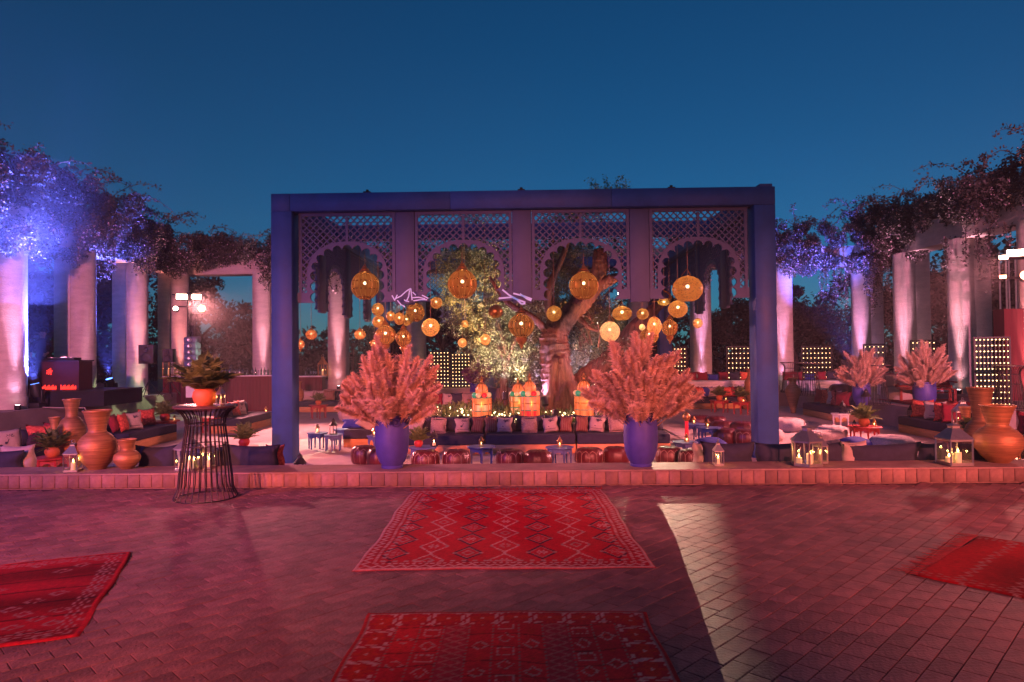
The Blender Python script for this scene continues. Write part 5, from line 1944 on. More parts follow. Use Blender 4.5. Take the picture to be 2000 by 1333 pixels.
TOPS = {}
for key, lab, px, py, h, w, m in [
    ('b1', 'blue table with a single brass lantern, nearest the violet post', 620, 845, .37, .47, 'tbl'),
    ('b2', 'dark blue table holding the tall black lantern', 651, 849, .36, .42, 'tbl'),
    ('b3', 'blue table behind the other two, touching the short sofa', 672, 838, .37, .5, 'tbl'),
    ('b4', 'small blue table beside the first urn', 731, 851, .37, .32, 'tbl'),
    ('b5', 'blue table with a red potted plant, just right of the first urn', 826, 873, .36, .54, 'tbl'),
    ('b6', 'blue table with one brass lantern between two stitched poufs', 940, 872, .36, .54, 'tbl'),
    ('b7', 'blue table with one brass lantern in front of the olive trunk', 1093, 873, .36, .52, 'tbl'),
    ('b8', 'blue table with red candle beside the second urn', 1338, 863, .36, .5, 'tbl'),
    ('b9', 'blue table amid the dark leather poufs, brass lantern on it', 1384, 835, .36, .56, 'tbl'),
    ('b10', 'blue table further back beside the dark leather poufs', 1357, 828, .36, .5, 'tbl'),
    ('b11', 'far blue table at the end of the sofa before the bar', 513, 806, .36, .55, 'tbl'),
    ('r1', 'red table with a yellow lit fern in front of the stage-side sofa', 322, 822, .40, .75, 'redtbl'),
    ('r2', 'red table with a fern in the middle of the white fluffy poufs', 1688, 833, .38, .72, 'redtbl'),
    ('r3', 'far red table under a fern in front of the far sofa', 1405, 782, .42, .68, 'redtbl'),
    ('r4', 'far red table beside the squat gilded vase', 1447, 785, .42, .62, 'redtbl'),
    ('r5', 'far table glowing amber under a small fern, first arch', 622, 791, .45, .62, 'redtbl'),
    ('w1', 'white side table beside the end of the amphora sofa', 1642, 808, .42, .5, 'white'),
    ('d1', 'dark red table with a bushy fern behind the low wall, stage end', 102, 893, .42, .62, 'redtbl'),
    ('d2', 'dark red table with a fern hidden behind the round bellied vase', 1905, 868, .42, .5, 'redtbl'),
    ('d3', 'low table with a fern behind the navy bolster beside the violet post', 477, 872, .4, .55, 'redtbl'),
    ('r6', 'wine red table standing behind the legs of the wire table', 418, 815, .42, .7, 'redtbl'),
]:
    p = G(px, py, FZ + h)
    low_table(lab, p.x, p.y, FZ + .002, w, h, m, 6, random.uniform(0, 1))
    TOPS[key] = Vector((p.x, p.y, FZ + h + .003))

for lab, key, dx, dy, s, metal, pw in [
    ('brass lantern on the blue table nearest the violet post', 'b1', 0, 0, .2, 'brass', .4),
    ('tall black lantern with an unlit candle on the dark blue table', 'b2', 0, 0, .37, 'black', 0),
    ('brass lantern on the blue table touching the short sofa', 'b3', .2, .05, .17, 'brass', .3),
    ('brass lantern on the small blue table beside the first urn', 'b4', 0, 0, .2, 'brass', .4),
    ('dark lantern with a candle beside the red potted plant', 'b5', .2, .05, .32, 'black', .4),
    ('brass lantern on the table between two stitched poufs', 'b6', 0, 0, .2, 'brass', .4),
    ('brass lantern on the table in front of the olive trunk', 'b7', 0, 0, .2, 'brass', .4),
    ('brass lantern on the table amid the dark leather poufs', 'b9', -.02, 0, .2, 'brass', .4),
    ('brass lantern on the further blue table beside the poufs', 'b10', -.02, 0, .2, 'brass', .4),
    ('brass lantern on the far blue table before the bar', 'b11', .1, 0, .2, 'brass', .4),
    ('small dark lantern on the white side table', 'w1', .05, 0, .36, 'black', 0),
    ('glowing glass tealight beside the fern among the fluffy poufs', 'r2', .22, 0, .18, 'brass', .4),
    ('small black tealight beside the fern among the fluffy poufs', 'r2', -.24, -.05, .16, 'black', 0),
    ('tealight on the far red table under a fern', 'r3', .22, 0, .15, 'brass', .3),
    ('tealight on the far red table beside the squat vase', 'r4', .05, -.1, .15, 'brass', .3),
    ('tealight on the red table with the yellow lit fern', 'r1', .25, 0, .15, 'brass', .6),
    ('tealight in front of the red candle beside the second urn', 'b8', .02, -.05, .18, 'brass', .4),
]:
    small_lantern(lab, TOPS[key] + Vector((dx, dy, 0)), s, metal, pw)
random.seed(51)
for lab, key, dx, s, pm in [
    ('fern in a red pot on the blue table just right of the first urn', 'b5', -.08, .85, 'redtbl'),
    ('yellow lit fern on the red table in front of the stage-side sofa', 'r1', 0, 1.25, 'redtbl'),
    ('fern in an orange pot among the white fluffy poufs', 'r2', 0, 1.2, 'terracotta'),
    ('fern on the far red table in front of the far sofa', 'r3', 0, 1.15, 'terracotta'),
    ('fern on the far red table beside the squat gilded vase', 'r4', 0, 1.15, 'terracotta'),
    ('small fern on the amber glowing far table, first arch', 'r5', 0, 1.0, 'terracotta'),
    ('bushy dark fern on the dark red table at the stage end of the wall', 'd1', 0, 1.15, 'terracotta'),
    ('fern peeping out beside the round bellied vase', 'd2', 0, 1.1, 'redtbl'),
    ('fern tips showing above the navy bolster beside the violet post', 'd3', 0, 1.0, 'redtbl'),
]:
    potted_fern(lab, TOPS[key] + Vector((dx, 0, 0)), s, 30, pm)
t = thing('candlestick', 'tall red candle under a copper ball beside the second urn', 'candle', TOPS['b8'] + Vector((.06, .12, 0)))
q = MB()
q.lathe([(.05, 0), (.05, .01), (.012, .03), (.012, .08), (.03, .09), (.03, .1)], 12)
q.build('holder', MT['brass'], t, 40)
q = MB()
q.lathe([(.034, .1), (.034, .37), (1e-4, .372)], 12, caps=False)
q.build('candle', MT['redwax'], t, 40)
q = MB()
q.lathe([(.03, .372), (.045, .385), (.07, .42), (.075, .46), (.06, .5), (.03, .53), (.012, .55), (1e-4, .56)], 14, caps=False)
q.build('ball', MT['brass'], t, 60)


# =================================================================== POUFS
def pouf(label, x, y, w=.5, h=.34, stitched=True, m='leather', z=FZ, group='round leather poufs'):
    t = thing('pouf', label, 'pouf', (x, y, z), random.uniform(0, 3), group)
    r = w / 2

    def shape():
        q = MB()
        pr = [(1e-4, 0), (.72, 0), (.86, .06), (.97, .25), (1.0, .48), (.96, .72), (.84, .9), (.66, .985), (.4, 1.0), (.2, .985), (.1, .975), (1e-4, .97)]
        segs = 48
        q.lathe([(a, b) for a, b in pr], segs, caps=False)
        for i in range(len(q.v)):
            xx, yy, zz_ = q.v[i]
            a = math.atan2(yy, xx)
            f = 1 - .035 * (1 - abs(math.sin(6 * a))) ** 3
            q.v[i] = (xx * f, yy * f, zz_ * (1 - .02 * (1 - abs(math.sin(6 * a))) ** 3))
        return q.mesh('body', None, 70)
    put('body', cached('pouf', shape), MT[m], t, (0, 0, .002), (0, 0, 0), (r, r, h))
    if stitched:
        def line():
            q = MB()
            q.tube([(.72, 0, .005), (.875, 0, .06), (.985, 0, .25), (1.01, 0, .48), (.975, 0, .70)], .013, 5)
            c0, c1 = 0.0, PI / 12
            q.tube([(.975, 0, .70), (.93 * math.cos(.06), .93 * math.sin(.06), .80), (.86 * math.cos(PI / 12), .86 * math.sin(PI / 12), .9)], .013, 5)
            q.tube([(.975, 0, .70), (.93 * math.cos(.06), -.93 * math.sin(.06), .80), (.86 * math.cos(PI / 12), -.86 * math.sin(PI / 12), .9)], .013, 5)
            return q.mesh('stitching', None, 70)
        for k in range(12):
            put('stitching', cached('stitch', line), MT['stitch'], t, (0, 0, .002), (0, 0, 2 * PI * k / 12), (r, r, h))
    q = MB()
    q.lathe([(.03, .99 * h), (.035, 1.01 * h), (.02, 1.02 * h), (1e-4, 1.022 * h)], 10, caps=False)
    q.build('button', MT[m], t, 60)
    return t


random.seed(61)
for lab, px, py, w, st in [
    ('stitched pouf nearest the short sofa, half behind the first urn', 711, 871, .5, True), ('smooth dark pouf tucked behind the first urn', 741, 876, .46, False),
    ('stitched pouf just right of the first urn', 831, 880, .52, True), ('stitched pouf before the table with one lantern, second right of the first urn', 891, 879, .52, True),
    ('stitched pouf left of a smooth one in the middle of the row', 996, 878, .52, True), ('smooth dark pouf in the middle of the row, before the olive trunk', 1050, 880, .52, False),
    ('stitched pouf with a white glare on top', 1151, 875, .54, True), ('smooth pouf with a white glare on top, left of the second urn', 1203, 873, .5, False),
    ('stitched pouf just right of the second urn', 1307, 873, .5, True), ('stitched pouf half hidden by the blush cushion', 1346, 878, .4, True),
    ('dark pouf furthest back beside the blue tables', 1367, 811, .62, False), ('dark pouf second back beside the blue tables', 1398, 813, .58, False),
    ('dark pouf overlapped by its neighbours beside the lit post', 1412, 822, .62, False), ('broad dark pouf touching the lit post', 1452, 824, .66, False),
    ('smooth pouf in front of the broad dark one', 1417, 837, .58, False), ('stitched pouf touching the lit post', 1457, 839, .6, True),
]:
    p = G(px, py, FZ + .34)
    pouf(lab, p.x, p.y, w, .34, st)
for lab, px, py, w, h in [
    ('cream woolly pouf behind the lit post', 1535, 817, .95, .34), ('cream woolly pouf beside the white side table', 1625, 832, .72, .34),
    ('flat cream woolly pouf beneath the hexagonal lantern', 1608, 842, .9, .3), ('cream woolly pouf behind the long navy bolster', 1742, 851, .85, .34),
    ('rosy pouf beside the first pampas bouquet', 684, 797, .75, .4), ('low cream pouf right behind the lit post', 1500, 838, .7, .28),
]:
    p = G(px, py, FZ + h)
    pouf(lab, p.x, p.y, w, h, False, 'fluff', group='cream woolly poufs')
p = P(1592, 765, 22.0)
pouf('wine pouf on the platform between the far wire tables', 10.1, 22.0, .72, .4, False, 'leather', .15)

# loose cushions on the court floor
for lab, px, py, kind in [('cobalt cushion lying flat beside the stitched pouf at the lit post', 1402, 858, 'cobalt'), ('cobalt cushion behind the blush one at the hexagonal lantern', 1692, 857, 'cobalt')]:
    p = G(px, py, FZ + .3)
    t = thing('cushion', lab, 'cushion', (p.x, p.y, FZ + .13), .2, 'scatter cushions')
    put('cover', cushion_mesh(.6, .5, .2, 10, 0, 3), MT[kind], t, (0, 0, 0), (-1.35, 0, 0))

# floor carpets of the court
MT['redcarpet'] = mat('red_carpet', (0.4, 0.02, 0.03), .95, var=.25, scale=5, bump=.6, bscale=60)
t = thing('rug', 'plain red rug laid on the side platform before the slatted bench', 'rug', (11.35, 19.3, .152), -.1)
put('pile', rounded((1.9, 2.4, .014), .004, 1), MT['redcarpet'], t)
MT['carpet'] = mat('cream_carpet', (0.46, 0.36, 0.33), .95, var=.12, scale=2.0, bump=1.0, bscale=7)
for lab, x0, x1, y0, y1 in [('wide rumpled cream carpet under the blue tables near the violet post', -7.3, -2.6, 10.2, 24.0), ('cream carpet under the leather poufs and the long sofa', -2.5, 3.6, 10.2, 14.9), ('cream carpet among the woolly poufs', 3.7, 8.7, 10.2, 23.5)]:
    nx, ny = int((x1 - x0) * 7), int((y1 - y0) * 7)
    vs = [(x0 + (x1 - x0) * i / nx - (x0 + x1) / 2, y0 + (y1 - y0) * j / ny - (y0 + y1) / 2,
           .012 + .008 * math.sin(i * .9 + 2 * math.sin(j * .31)) * math.sin(j * .55) + .006 * math.sin(j * 1.3 + i * .2)) for j in range(ny + 1) for i in range(nx + 1)]
    fs = [(j * (nx + 1) + i, j * (nx + 1) + i + 1, (j + 1) * (nx + 1) + i + 1, (j + 1) * (nx + 1) + i) for j in range(ny) for i in range(nx)]
    q = MB().add(vs, fs)
    o = q.build('carpet', MT['carpet'], None, 180, ((x0 + x1) / 2, (y0 + y1) / 2, FZ + .004))
    tag(o, lab, 'carpet', kind='thing')


# =================================================================== HANGING LANTERNS
def hanging(label, px, py, rx, ry, D, kind, power=None, cap=True, lit=True):
    c = P(px, py, D)
    s = D / FPX
    a, b = rx * s, ry * s
    t = thing('hanging_lantern', label, 'lantern', c, random.uniform(0, 3), 'lanterns hanging in the pavilion')
    pr = {}
    if kind in ('brass', 'cage'):
        prof = [(.3, -.97), (.62, -.8), (.86, -.5), (.98, -.18), (1, .05), (.95, .32), (.82, .6), (.6, .83), (.36, .97)]
    elif kind == 'onion':
        prof = [(.30, -.92), (.5, -.82), (.78, -.55), (.96, -.2), (1, .05), (.93, .35), (.75, .62), (.5, .82), (.34, .92)]
    elif kind == 'flat':
        prof = [(.35, -.96), (.7, -.75), (.93, -.38), (1, 0), (.93, .38), (.7, .75), (.35, .96)]
    else:
        prof = [(.15, -.99), (.45, -.9), (.75, -.66), (.95, -.3), (1, 0), (.95, .3), (.75, .66), (.45, .9), (.2, .98)]
    q = MB()
    q.lathe([(r * a, z * b) for r, z in prof], 28, caps=False)
    sk = {'brass': 'brass', 'onion': 'cage', 'cage': 'cage', 'flat': 'wicker', 'wicker': 'wicker', 'lace': 'lace', 'white': 'white'}[kind]
    q.build('shade', SH[sk] if lit else MT['brass'], t, 80)
    if kind in ('brass', 'onion', 'cage'):
        n = 14 if a > .12 else 9
        q = MB()
        q.tube([(r * a * 1.012, 0, z * b) for r, z in prof], max(.0035, a * .022), 4)
        rm = q.mesh('rib', MT['brass'], 60)
        for k in range(n):
            put('rib', rm, None, t, (0, 0, 0), (0, 0, 2 * PI * k / n))
        q = MB()
        q.lathe([(.36 * a, .95 * b), (.46 * a, 1.0 * b), (.42 * a, 1.05 * b), (.26 * a, 1.16 * b), (.3 * a, 1.22 * b), (.12 * a, 1.36 * b), (.03, 1.45 * b), (1e-4, 1.46 * b)], 16, caps=False)
        q.build('cap', MT['brass'], t, 45)
    else:
        q = MB()
        q.lathe([(.2 * a, .96 * b), (.24 * a, 1.0 * b), (.12 * a, 1.05 * b), (1e-4, 1.08 * b)], 12, caps=False)
        q.build('cap', MT['brass'], t, 45)
    if kind == 'onion':
        q = MB()
        q.lathe([(.34 * a, -.9 * b), (.44 * a, -1.0 * b), (.42 * a, -1.18 * b), (.25 * a, -1.42 * b), (.12 * a, -1.55 * b), (.16 * a, -1.62 * b), (.06 * a, -1.8 * b), (1e-4, -1.92 * b)][::-1], 16, caps=False)
        q.build('finial', MT['brass'], t, 45)
    if a > .2:
        q = MB()
        for k in range(3):
            an = 2 * PI * k / 3
            q.tube([(.4 * a * math.cos(an), .4 * a * math.sin(an), 1.02 * b), (0, 0, 1.62 * b)], .006, 4)
        q.build('hanger', MT['brass'], t)
    topz = WIREZ - c.z
    q = MB()
    q.tube([(0, 0, 1.05 * b), (0, 0, topz)], .006, 5)
    q.build('cord', MT['cord'], t)
    if lit:
        rb = max(.014, min(.034, a * .13))
        q = MB()
        q.ball((0, 0, .2 * b), rb, 10, 7)
        q.build('bulb', MT['bulb'], t)
        pw = power if power is not None else (13 if kind in ('brass', 'onion', 'cage') else 19) * a * b
        point('lantern_glow', (0, 0, .2 * b), (1.0, .58, .22), pw, rb, t)
    return t


MT['cord'] = mat('lamp_cord', (0.25, 0.16, 0.11), .7)
random.seed(71)
for a in [
    ('big pierced brass globe hanging in the first arch', 713, 559, 27, 27, 13.9, 'brass'),
    ('big pierced brass globe hanging in the second arch before the amber leaves', 903, 556, 28, 28, 13.9, 'brass'),
    ('big pierced brass globe hanging in the third arch in front of the olive limb', 1140, 559, 28, 27, 13.9, 'brass'),
    ('big flattened wicker lantern hanging in the fourth arch', 1343, 565, 30, 25, 13.9, 'flat'),
    ('upper of two touching wicker globes beside the first pilaster', 738, 605, 12.5, 12.5, 14.6, 'wicker'),
    ('lower of two touching wicker globes beside the first pilaster', 740, 629, 13, 12, 15.3, 'wicker'),
    ('small wicker globe just right of the two touching globes', 763, 618, 9, 10, 14.6, 'wicker'),
    ('wicker globe beneath the hand-lettered sign', 780, 623, 11, 12, 15.3, 'wicker'),
    ('amber wicker globe overlapping the brass barrel lantern', 794, 626, 11, 11, 17.0, 'wicker'),
    ('brass barrel lantern behind the wicker globes below the sign', 811, 611, 18, 18, 17.0, 'brass'),
    ('bright lace lantern with a cracked pattern', 841, 640, 18, 18, 13.9, 'lace'),
    ('wicker globe above the bright lace lantern', 852, 592, 12, 11.5, 14.6, 'wicker'),
    ('brass onion lantern hanging directly above the first pampas bouquet', 753, 655, 20, 19, 14.6, 'onion'),
    ('second brass onion lantern above the first pampas bouquet, glowing amber', 788, 661, 15, 18, 15.3, 'onion'),
    ('small brass drum lantern near the violet post', 608, 654, 11, 9.5, 18.2, 'brass'),
    ('small brass drum lantern right of the lit pillar under the first arch', 703, 654, 11, 9.5, 18.2, 'brass'),
    ('tiny onion lantern closest to the violet post', 587, 673, 8, 8.5, 18.2, 'onion'),
    ('tiny brass lantern among the tips of the first pampas bouquet', 731, 672, 8, 8, 18.2, 'brass'),
    ('tiny wicker globe level with the lace lantern, left of the olive', 908, 633, 7, 7, 18.2, 'wicker'),
    ('small amber globe just below the tiny wicker one', 903, 670, 9, 9, 17.0, 'lace'),
    ('bright small globe in front of the pale olive', 948, 664, 10.5, 10.5, 15.3, 'lace'),
    ('large onion lantern with a long finial in the very middle', 1018, 637, 25, 24, 14.6, 'onion'),
    ('wicker globe beside the leaning olive limb', 1082, 613, 15, 15.5, 14.6, 'wicker'),
    ('small bright globe above the wicker one at the olive limb', 1102, 596, 8, 8, 18.2, 'wicker'),
    ('small rosy globe in front of the violet twigs', 1149, 648, 10, 9, 18.2, 'wicker'),
    ('pale faint globe low among the violet twigs', 1127, 676, 10, 9, 19.6, 'white'),
    ('bright white paper lantern above the second pampas bouquet', 1191, 648, 20, 20, 13.9, 'white'),
    ('flattened wicker lantern above the white paper one', 1215, 613, 19.5, 14, 14.6, 'flat'),
    ('striped wicker globe under the big flattened lantern', 1324, 604, 19, 17, 14.6, 'wicker'),
    ('tall woven lantern next to the ribbed onion lantern', 1278, 637, 14, 18, 14.6, 'lace'),
    ('ribbed brass onion lantern in the fourth arch', 1308, 641, 15.5, 17, 15.3, 'onion'),
    ('ribbed cage lantern just above the second pampas bouquet', 1268, 657, 18, 15, 15.3, 'cage'),
    ('small wicker lantern left of the tall woven one', 1255, 614, 12, 11, 17.0, 'wicker'),
    ('tiny bright globe hanging left of the cage lantern', 1254, 640, 6, 6.5, 17.0, 'white'),
    ('small bright globe hanging in front of the violet lit pillar', 1363, 632, 9.5, 9.5, 15.3, 'lace'),
]:
    hanging(*a)
hanging('dark unlit globe between the pale olive and the middle pilaster', 968, 609, 14, 13, 15.3, 'wicker', lit=False)
c = P(1297, 590, 15.3)
t = thing('hanging_lantern', 'gourd shaped lantern with a curved swan neck in the fourth arch', 'lantern', c, 0, 'lanterns hanging in the pavilion')
s = 15.3 / FPX
q = MB()
q.ball((0, 0, 0), 11 * s, 14, 10, (1.15, .9, .72))
q.build('body', SH['wicker'], t, 80)
q = MB()
q.tube([((9 + a) * s, 0, b * s) for a, b in [(0, 2), (3, 8), (2.5, 14), (-3, 19), (-7, 20), (-10, 24)]], [5 * s, 3.4 * s, 2.2 * s, 1.8 * s, 1.6 * s, 1.2 * s], 10)
q.build('neck', SH['wicker'], t, 80)
q = MB()
q.tube([(-10 * s, 0, 2 * s), (-26 * s, 0, 0)], [2 * s, .8 * s], 6)
q.build('spout', MT['brass'], t, 80)
q = MB()
q.tube([(0, 0, 6 * s), (0, 0, WIREZ - c.z)], .005, 5)
q.build('cord', MT['cord'], t)
q = MB()
q.ball((0, 0, 0), .02, 8, 6)
q.build('bulb', MT['bulb'], t)
point('lantern_glow', (0, 0, 0), (1, .55, .2), .5, .02, t)


# =================================================================== TILED FLOOR LANTERNS
def stained(name, c, s):
    return mat(name, tuple(k * .5 for k in c), .4, var=.3, scale=22, emit=c, es=s * .42)


ST = dict(warm=stained('warm_glass', (1.0, .36, .1), 1.0), blush=stained('blush_glass', (1.0, .26, .16), .95), pale=stained('pale_glass', (1.0, .56, .28), 1.0), red=stained('red_glass', (1.0, .04, .05), .9),
          green=stained('green_glass_panel', (.06, .6, .3), .55), orange=stained('orange_glass', (1.0, .3, .08), .95))


def floor_lantern(label, px, D, cols, w=.42, h=.98):
    p = P(px, 800, D)
    t = thing('floor_lantern', label, 'lantern', (p.x, p.y, BZ - .04), random.uniform(0, .7), 'tall stained glass lanterns round the olive')
    r = w / 2
    hd = h * .5
    n = 8
    for j in range(3):
        z0, z1 = .05 * h + (hd - .05 * h) * j / 3, .05 * h + (hd - .05 * h) * (j + 1) / 3
        for k in range(n):
            a0, a1 = 2 * PI * k / n, 2 * PI * (k + 1) / n
            q = MB()
            g = .985
            q.add([(r * g * math.cos(a0), r * g * math.sin(a0), z0), (r * g * math.cos(a1), r * g * math.sin(a1), z0), (r * g * math.cos(a1), r * g * math.sin(a1), z1), (r * g * math.cos(a0), r * g * math.sin(a0), z1)], [(0, 1, 2, 3)])
            q.build('pane', ST[cols[j % len(cols)]], t)
    for k in range(n):
        a = 2 * PI * k / n
        q = MB()
        q.bar((r * math.cos(a), r * math.sin(a), 0), (r * math.cos(a), r * math.sin(a), hd), .022, .022)
        am = a + PI / n
        for f in (-.28, .28):
            b = am + f * 2 * PI / n
            rr = r * math.cos(PI / n) / math.cos(f * 2 * PI / n) * 1.002
            q.bar((rr * math.cos(b), rr * math.sin(b), .04 * h), (rr * math.cos(b), rr * math.sin(b), hd), .011, .011)
        q.build('upright', MT['brass'], t)
    for j in range(4):
        z = .05 * h + (hd - .05 * h) * j / 3
        q = MB()
        q.tube([(r * 1.01 * math.cos(2 * PI * k / n), r * 1.01 * math.sin(2 * PI * k / n), z) for k in range(n)], .011, 5, closed=True)
        q.build('band', MT['greenband'] if j % 2 else MT['brass'], t)
    lobes = ['red', 'pale', 'green', 'pale', 'red', 'pale', 'green', 'pale']
    for k in range(n):
        a = 2 * PI * k / n - 1.2
        q = MB()
        q.ball((r * .82 * math.cos(a), r * .82 * math.sin(a), hd + .06 * h), .068 * h * .95, 10, 7, (1, 1, .95))
        q.build('glass_lobe', ST[lobes[k]], t, 80)
    q = MB()
    q.lathe([(r * .62, hd + .08 * h), (r * .66, hd + .14 * h), (r * .6, hd + .22 * h), (r * .42, hd + .29 * h), (r * .16, hd + .33 * h)], 24, caps=False)
    q.build('dome', ST['orange'], t, 80)
    q = MB()
    q.tube([(r * .63, 0, hd + .08 * h), (r * .675, 0, hd + .14 * h), (r * .615, 0, hd + .22 * h), (r * .43, 0, hd + .29 * h), (r * .17, 0, hd + .33 * h)], .009, 5)
    rm = q.mesh('dome_rib', MT['brass'], 60)
    for k in range(9):
        put('dome_rib', rm, None, t, (0, 0, 0), (0, 0, 2 * PI * k / 9))
    q = MB()
    q.lathe([(r * .3, hd + .32 * h), (r * .22, hd + .34 * h), (r * .13, hd + .37 * h), (r * .15, hd + .40 * h), (r * .26, hd + .415 * h), (r * .12, hd + .44 * h), (r * .08, hd + .48 * h), (1e-4, hd + .5 * h)], 14, caps=False)
    q.build('finial', MT['brass'], t, 50)
    q = MB()
    q.lathe([(r * 1.06, 0), (r * 1.06, .045 * h), (r, .05 * h)], 8)
    q.build('base', MT['brass'], t)
    point('floor_lantern_glow', (0, -r - .1, .35 * h), (1, .55, .25), 2.0, .08, t)
    return t


MT['greenband'] = mat('green_painted_band', (.05, .3, .18), .5)
floor_lantern('stained glass lantern nearest the first pampas bouquet, amber panes with a red lobe', 941, 15.45, ('warm', 'pale', 'warm'))
floor_lantern('pinkish stained glass lantern left of the olive trunk', 1035, 15.4, ('red', 'blush', 'blush'), .42, 1.03)
floor_lantern('pale stained glass lantern standing behind the pinkish one', 1012, 16.6, ('pale', 'warm', 'pale'), .4, .9)
floor_lantern('orange stained glass lantern right of the olive trunk', 1141, 15.45, ('warm', 'orange', 'warm'), .44, 1.03)
p = P(917, 792, 19.6)
candle_lantern('tall brass lantern behind the first stained glass lantern', (p.x, p.y, FZ + .002), .3, .85, 4, .5, 'brass', 1, 1.2)
p = P(860, 800, 15.6)


# =================================================================== LAMP WALLS
def lamp_wall(label, x, y, z, rz, w, h, nx, ny):
    t = thing('lamp_wall', label, 'lamp wall', (x, y, z), rz, 'black walls of festoon bulbs')
    q = MB()
    for sx in (-1, 1):
        q.box((sx * w / 2, 0, h / 2), (.04, .05, h))
    q.box((0, 0, .02), (w - .045, .05, .04))
    q.box((0, 0, h - .02), (w - .045, .05, .04))
    q.build('frame', MT['black'], t)
    for k in range(nx):
        q = MB()
        q.box((-w / 2 + w * (k + .5) / nx, 0.03, h / 2), (.022, .02, h))
        q.build('slat', MT['black'], t)
    q = MB()
    for j in range(ny):
        q.box((0, .052, h * (j + .5) / ny), (w, .016, .03))
    q.build('batten', MT['black'], t, kind='stuff')
    q = MB()
    for j in range(ny):
        for k in range(nx):
            q.ball((-w / 2 + w * (k + .5) / nx, -.02, h * (j + .5) / ny), .0125 + .004 * random.random(), 6, 4)
    q.build('bulb', MT['bulbwall'], t, kind='stuff')
    for f in (.3, .7):
        point('lamp_wall_glow', (0, -.8, h * f), (1, .6, .25), 2.5, .3, t)


for lab, px0, px1, y0, y1, D, nx, ny, rz in [
    ('tallest lamp wall, standing beside the red tower', 1910, 1966, 658, 786, 17.6, 9, 12, -.25),
    ('lamp wall between the pale far pillar and the corner pillars', 1569, 1627, 676, 735, 27.0, 8, 8, 0),
    ('narrow lamp wall seen edge-on beside the corner pillars', 1694, 1722, 672, 752, 25.2, 5, 8, -.7),
    ('lamp wall peeping out above the broad pampas bouquet', 1784, 1824, 664, 745, 23.0, 6, 9, -.3),
    ('lamp wall under the fourth arch, cut by the lit post', 1422, 1482, 676, 736, 27.0, 8, 8, 0),
    ('lamp wall beneath the bright lace lantern', 838, 877, 686, 756, 27.0, 6, 10, 0),
    ('lamp wall left of the violet pampas bouquet', 881, 918, 690, 756, 27.0, 6, 10, 0),
    ('lamp wall behind the violet twigs and the second pampas bouquet', 1158, 1204, 690, 756, 27.0, 6, 10, 0),
    ('lamp wall glimpsed left of the pillar under the fourth arch', 1304, 1342, 678, 745, 27.0, 6, 9, 0),
]:
    a, b = P(px0, y1, D), P(px1, y0, D)
    w, h = b.x - a.x, b.z - a.z
    base = TZ if D > 26.9 else .15
    w2 = w / max(.35, math.cos(abs(rz) + .0)) if abs(rz) > .1 else w
    lamp_wall(lab, (a.x + b.x) / 2, D + (.15 if D > 26.9 else 0), base + .002 if a.z < base + .25 else base, rz, w2, b.z - base, nx, ny)


# =================================================================== STAGE, SOUND AND LIGHT
def box_thing(name, label, cat, loc, rz=0, group=None):
    return thing(name, label, cat, loc, rz, group)


p = P(60, 760, 19.4)
st = thing('stage', 'low black draped stage under the blue lit vine', 'stage', (-14.2, 19.6, TZ))
m = MB(); m.box((0, 0, .2), (5.2, 1.9, .4)); m.build('drape', MT['suit'], st)
m = MB(); m.box((0, 0, .42), (5.24, 1.94, .035)); m.build('deck', MT['black'], st)
a, b = P(88, 690, 19.2), P(164, 690, 19.2)
dj = thing('mixing_desk', 'black booth on the stage with a glowing red emblem and red light row', 'booth', ((a.x + b.x) / 2, 19.3, TZ + .44))
w = b.x - a.x
m = MB()
m.box((0, -.3, .4), (w, .04, .8)); m.box((-w / 2 + .02, 0, .4), (.04, .56, .8)); m.box((w / 2 - .02, 0, .4), (.04, .56, .8))
m.build('panel', MT['maroon'] if 'maroon' in MT else MT['redcloth'], dj)
m = MB(); m.box((0, -.03, .82), (w + .06, .7, .035)); m.build('top', MT['black'], dj)
m = MB()
for k in range(13):
    aa = k * 2.4
    rr = .02 + .006 * k
    m.ball((-.27 + rr * math.cos(aa), -.325, .52 + rr * math.sin(aa)), .018, 6, 4, (1, .4, 1))
m.build('emblem', MT['redled'], dj, kind='stuff')
m = MB()
for k in range(26):
    if k in (11, 12, 13):
        continue
    m.box((-w * .42 + w * .84 * k / 25, -.325, .06 + .012 * (k % 3)), (.016, .012, .07 + .03 * ((k * 7) % 3)))
m.build('light_strip', MT['redled'], dj, kind='stuff')
mx = thing('mixer', 'flat dark music mixer with decks lying on the booth', 'mixer', ((a.x + b.x) / 2 - .1, 19.25, TZ + .44 + .84))
put('case', rounded((.9, .34, .07), .01, 1), MT['black'], mx)
for sx in (-.28, .28):
    m = MB(); m.lathe([(.12, .07), (.12, .085), (1e-4, .086)], 20, (sx, 0, 0), caps=False); m.build('platter', MT['chrome'], mx, 40)
for k in range(6):
    m = MB(); m.lathe([(.012, .07), (.01, .095), (1e-4, .096)], 8, (-.07 + .028 * k, .05, 0), caps=False); m.build('knob', MT['chrome'], mx, 40)


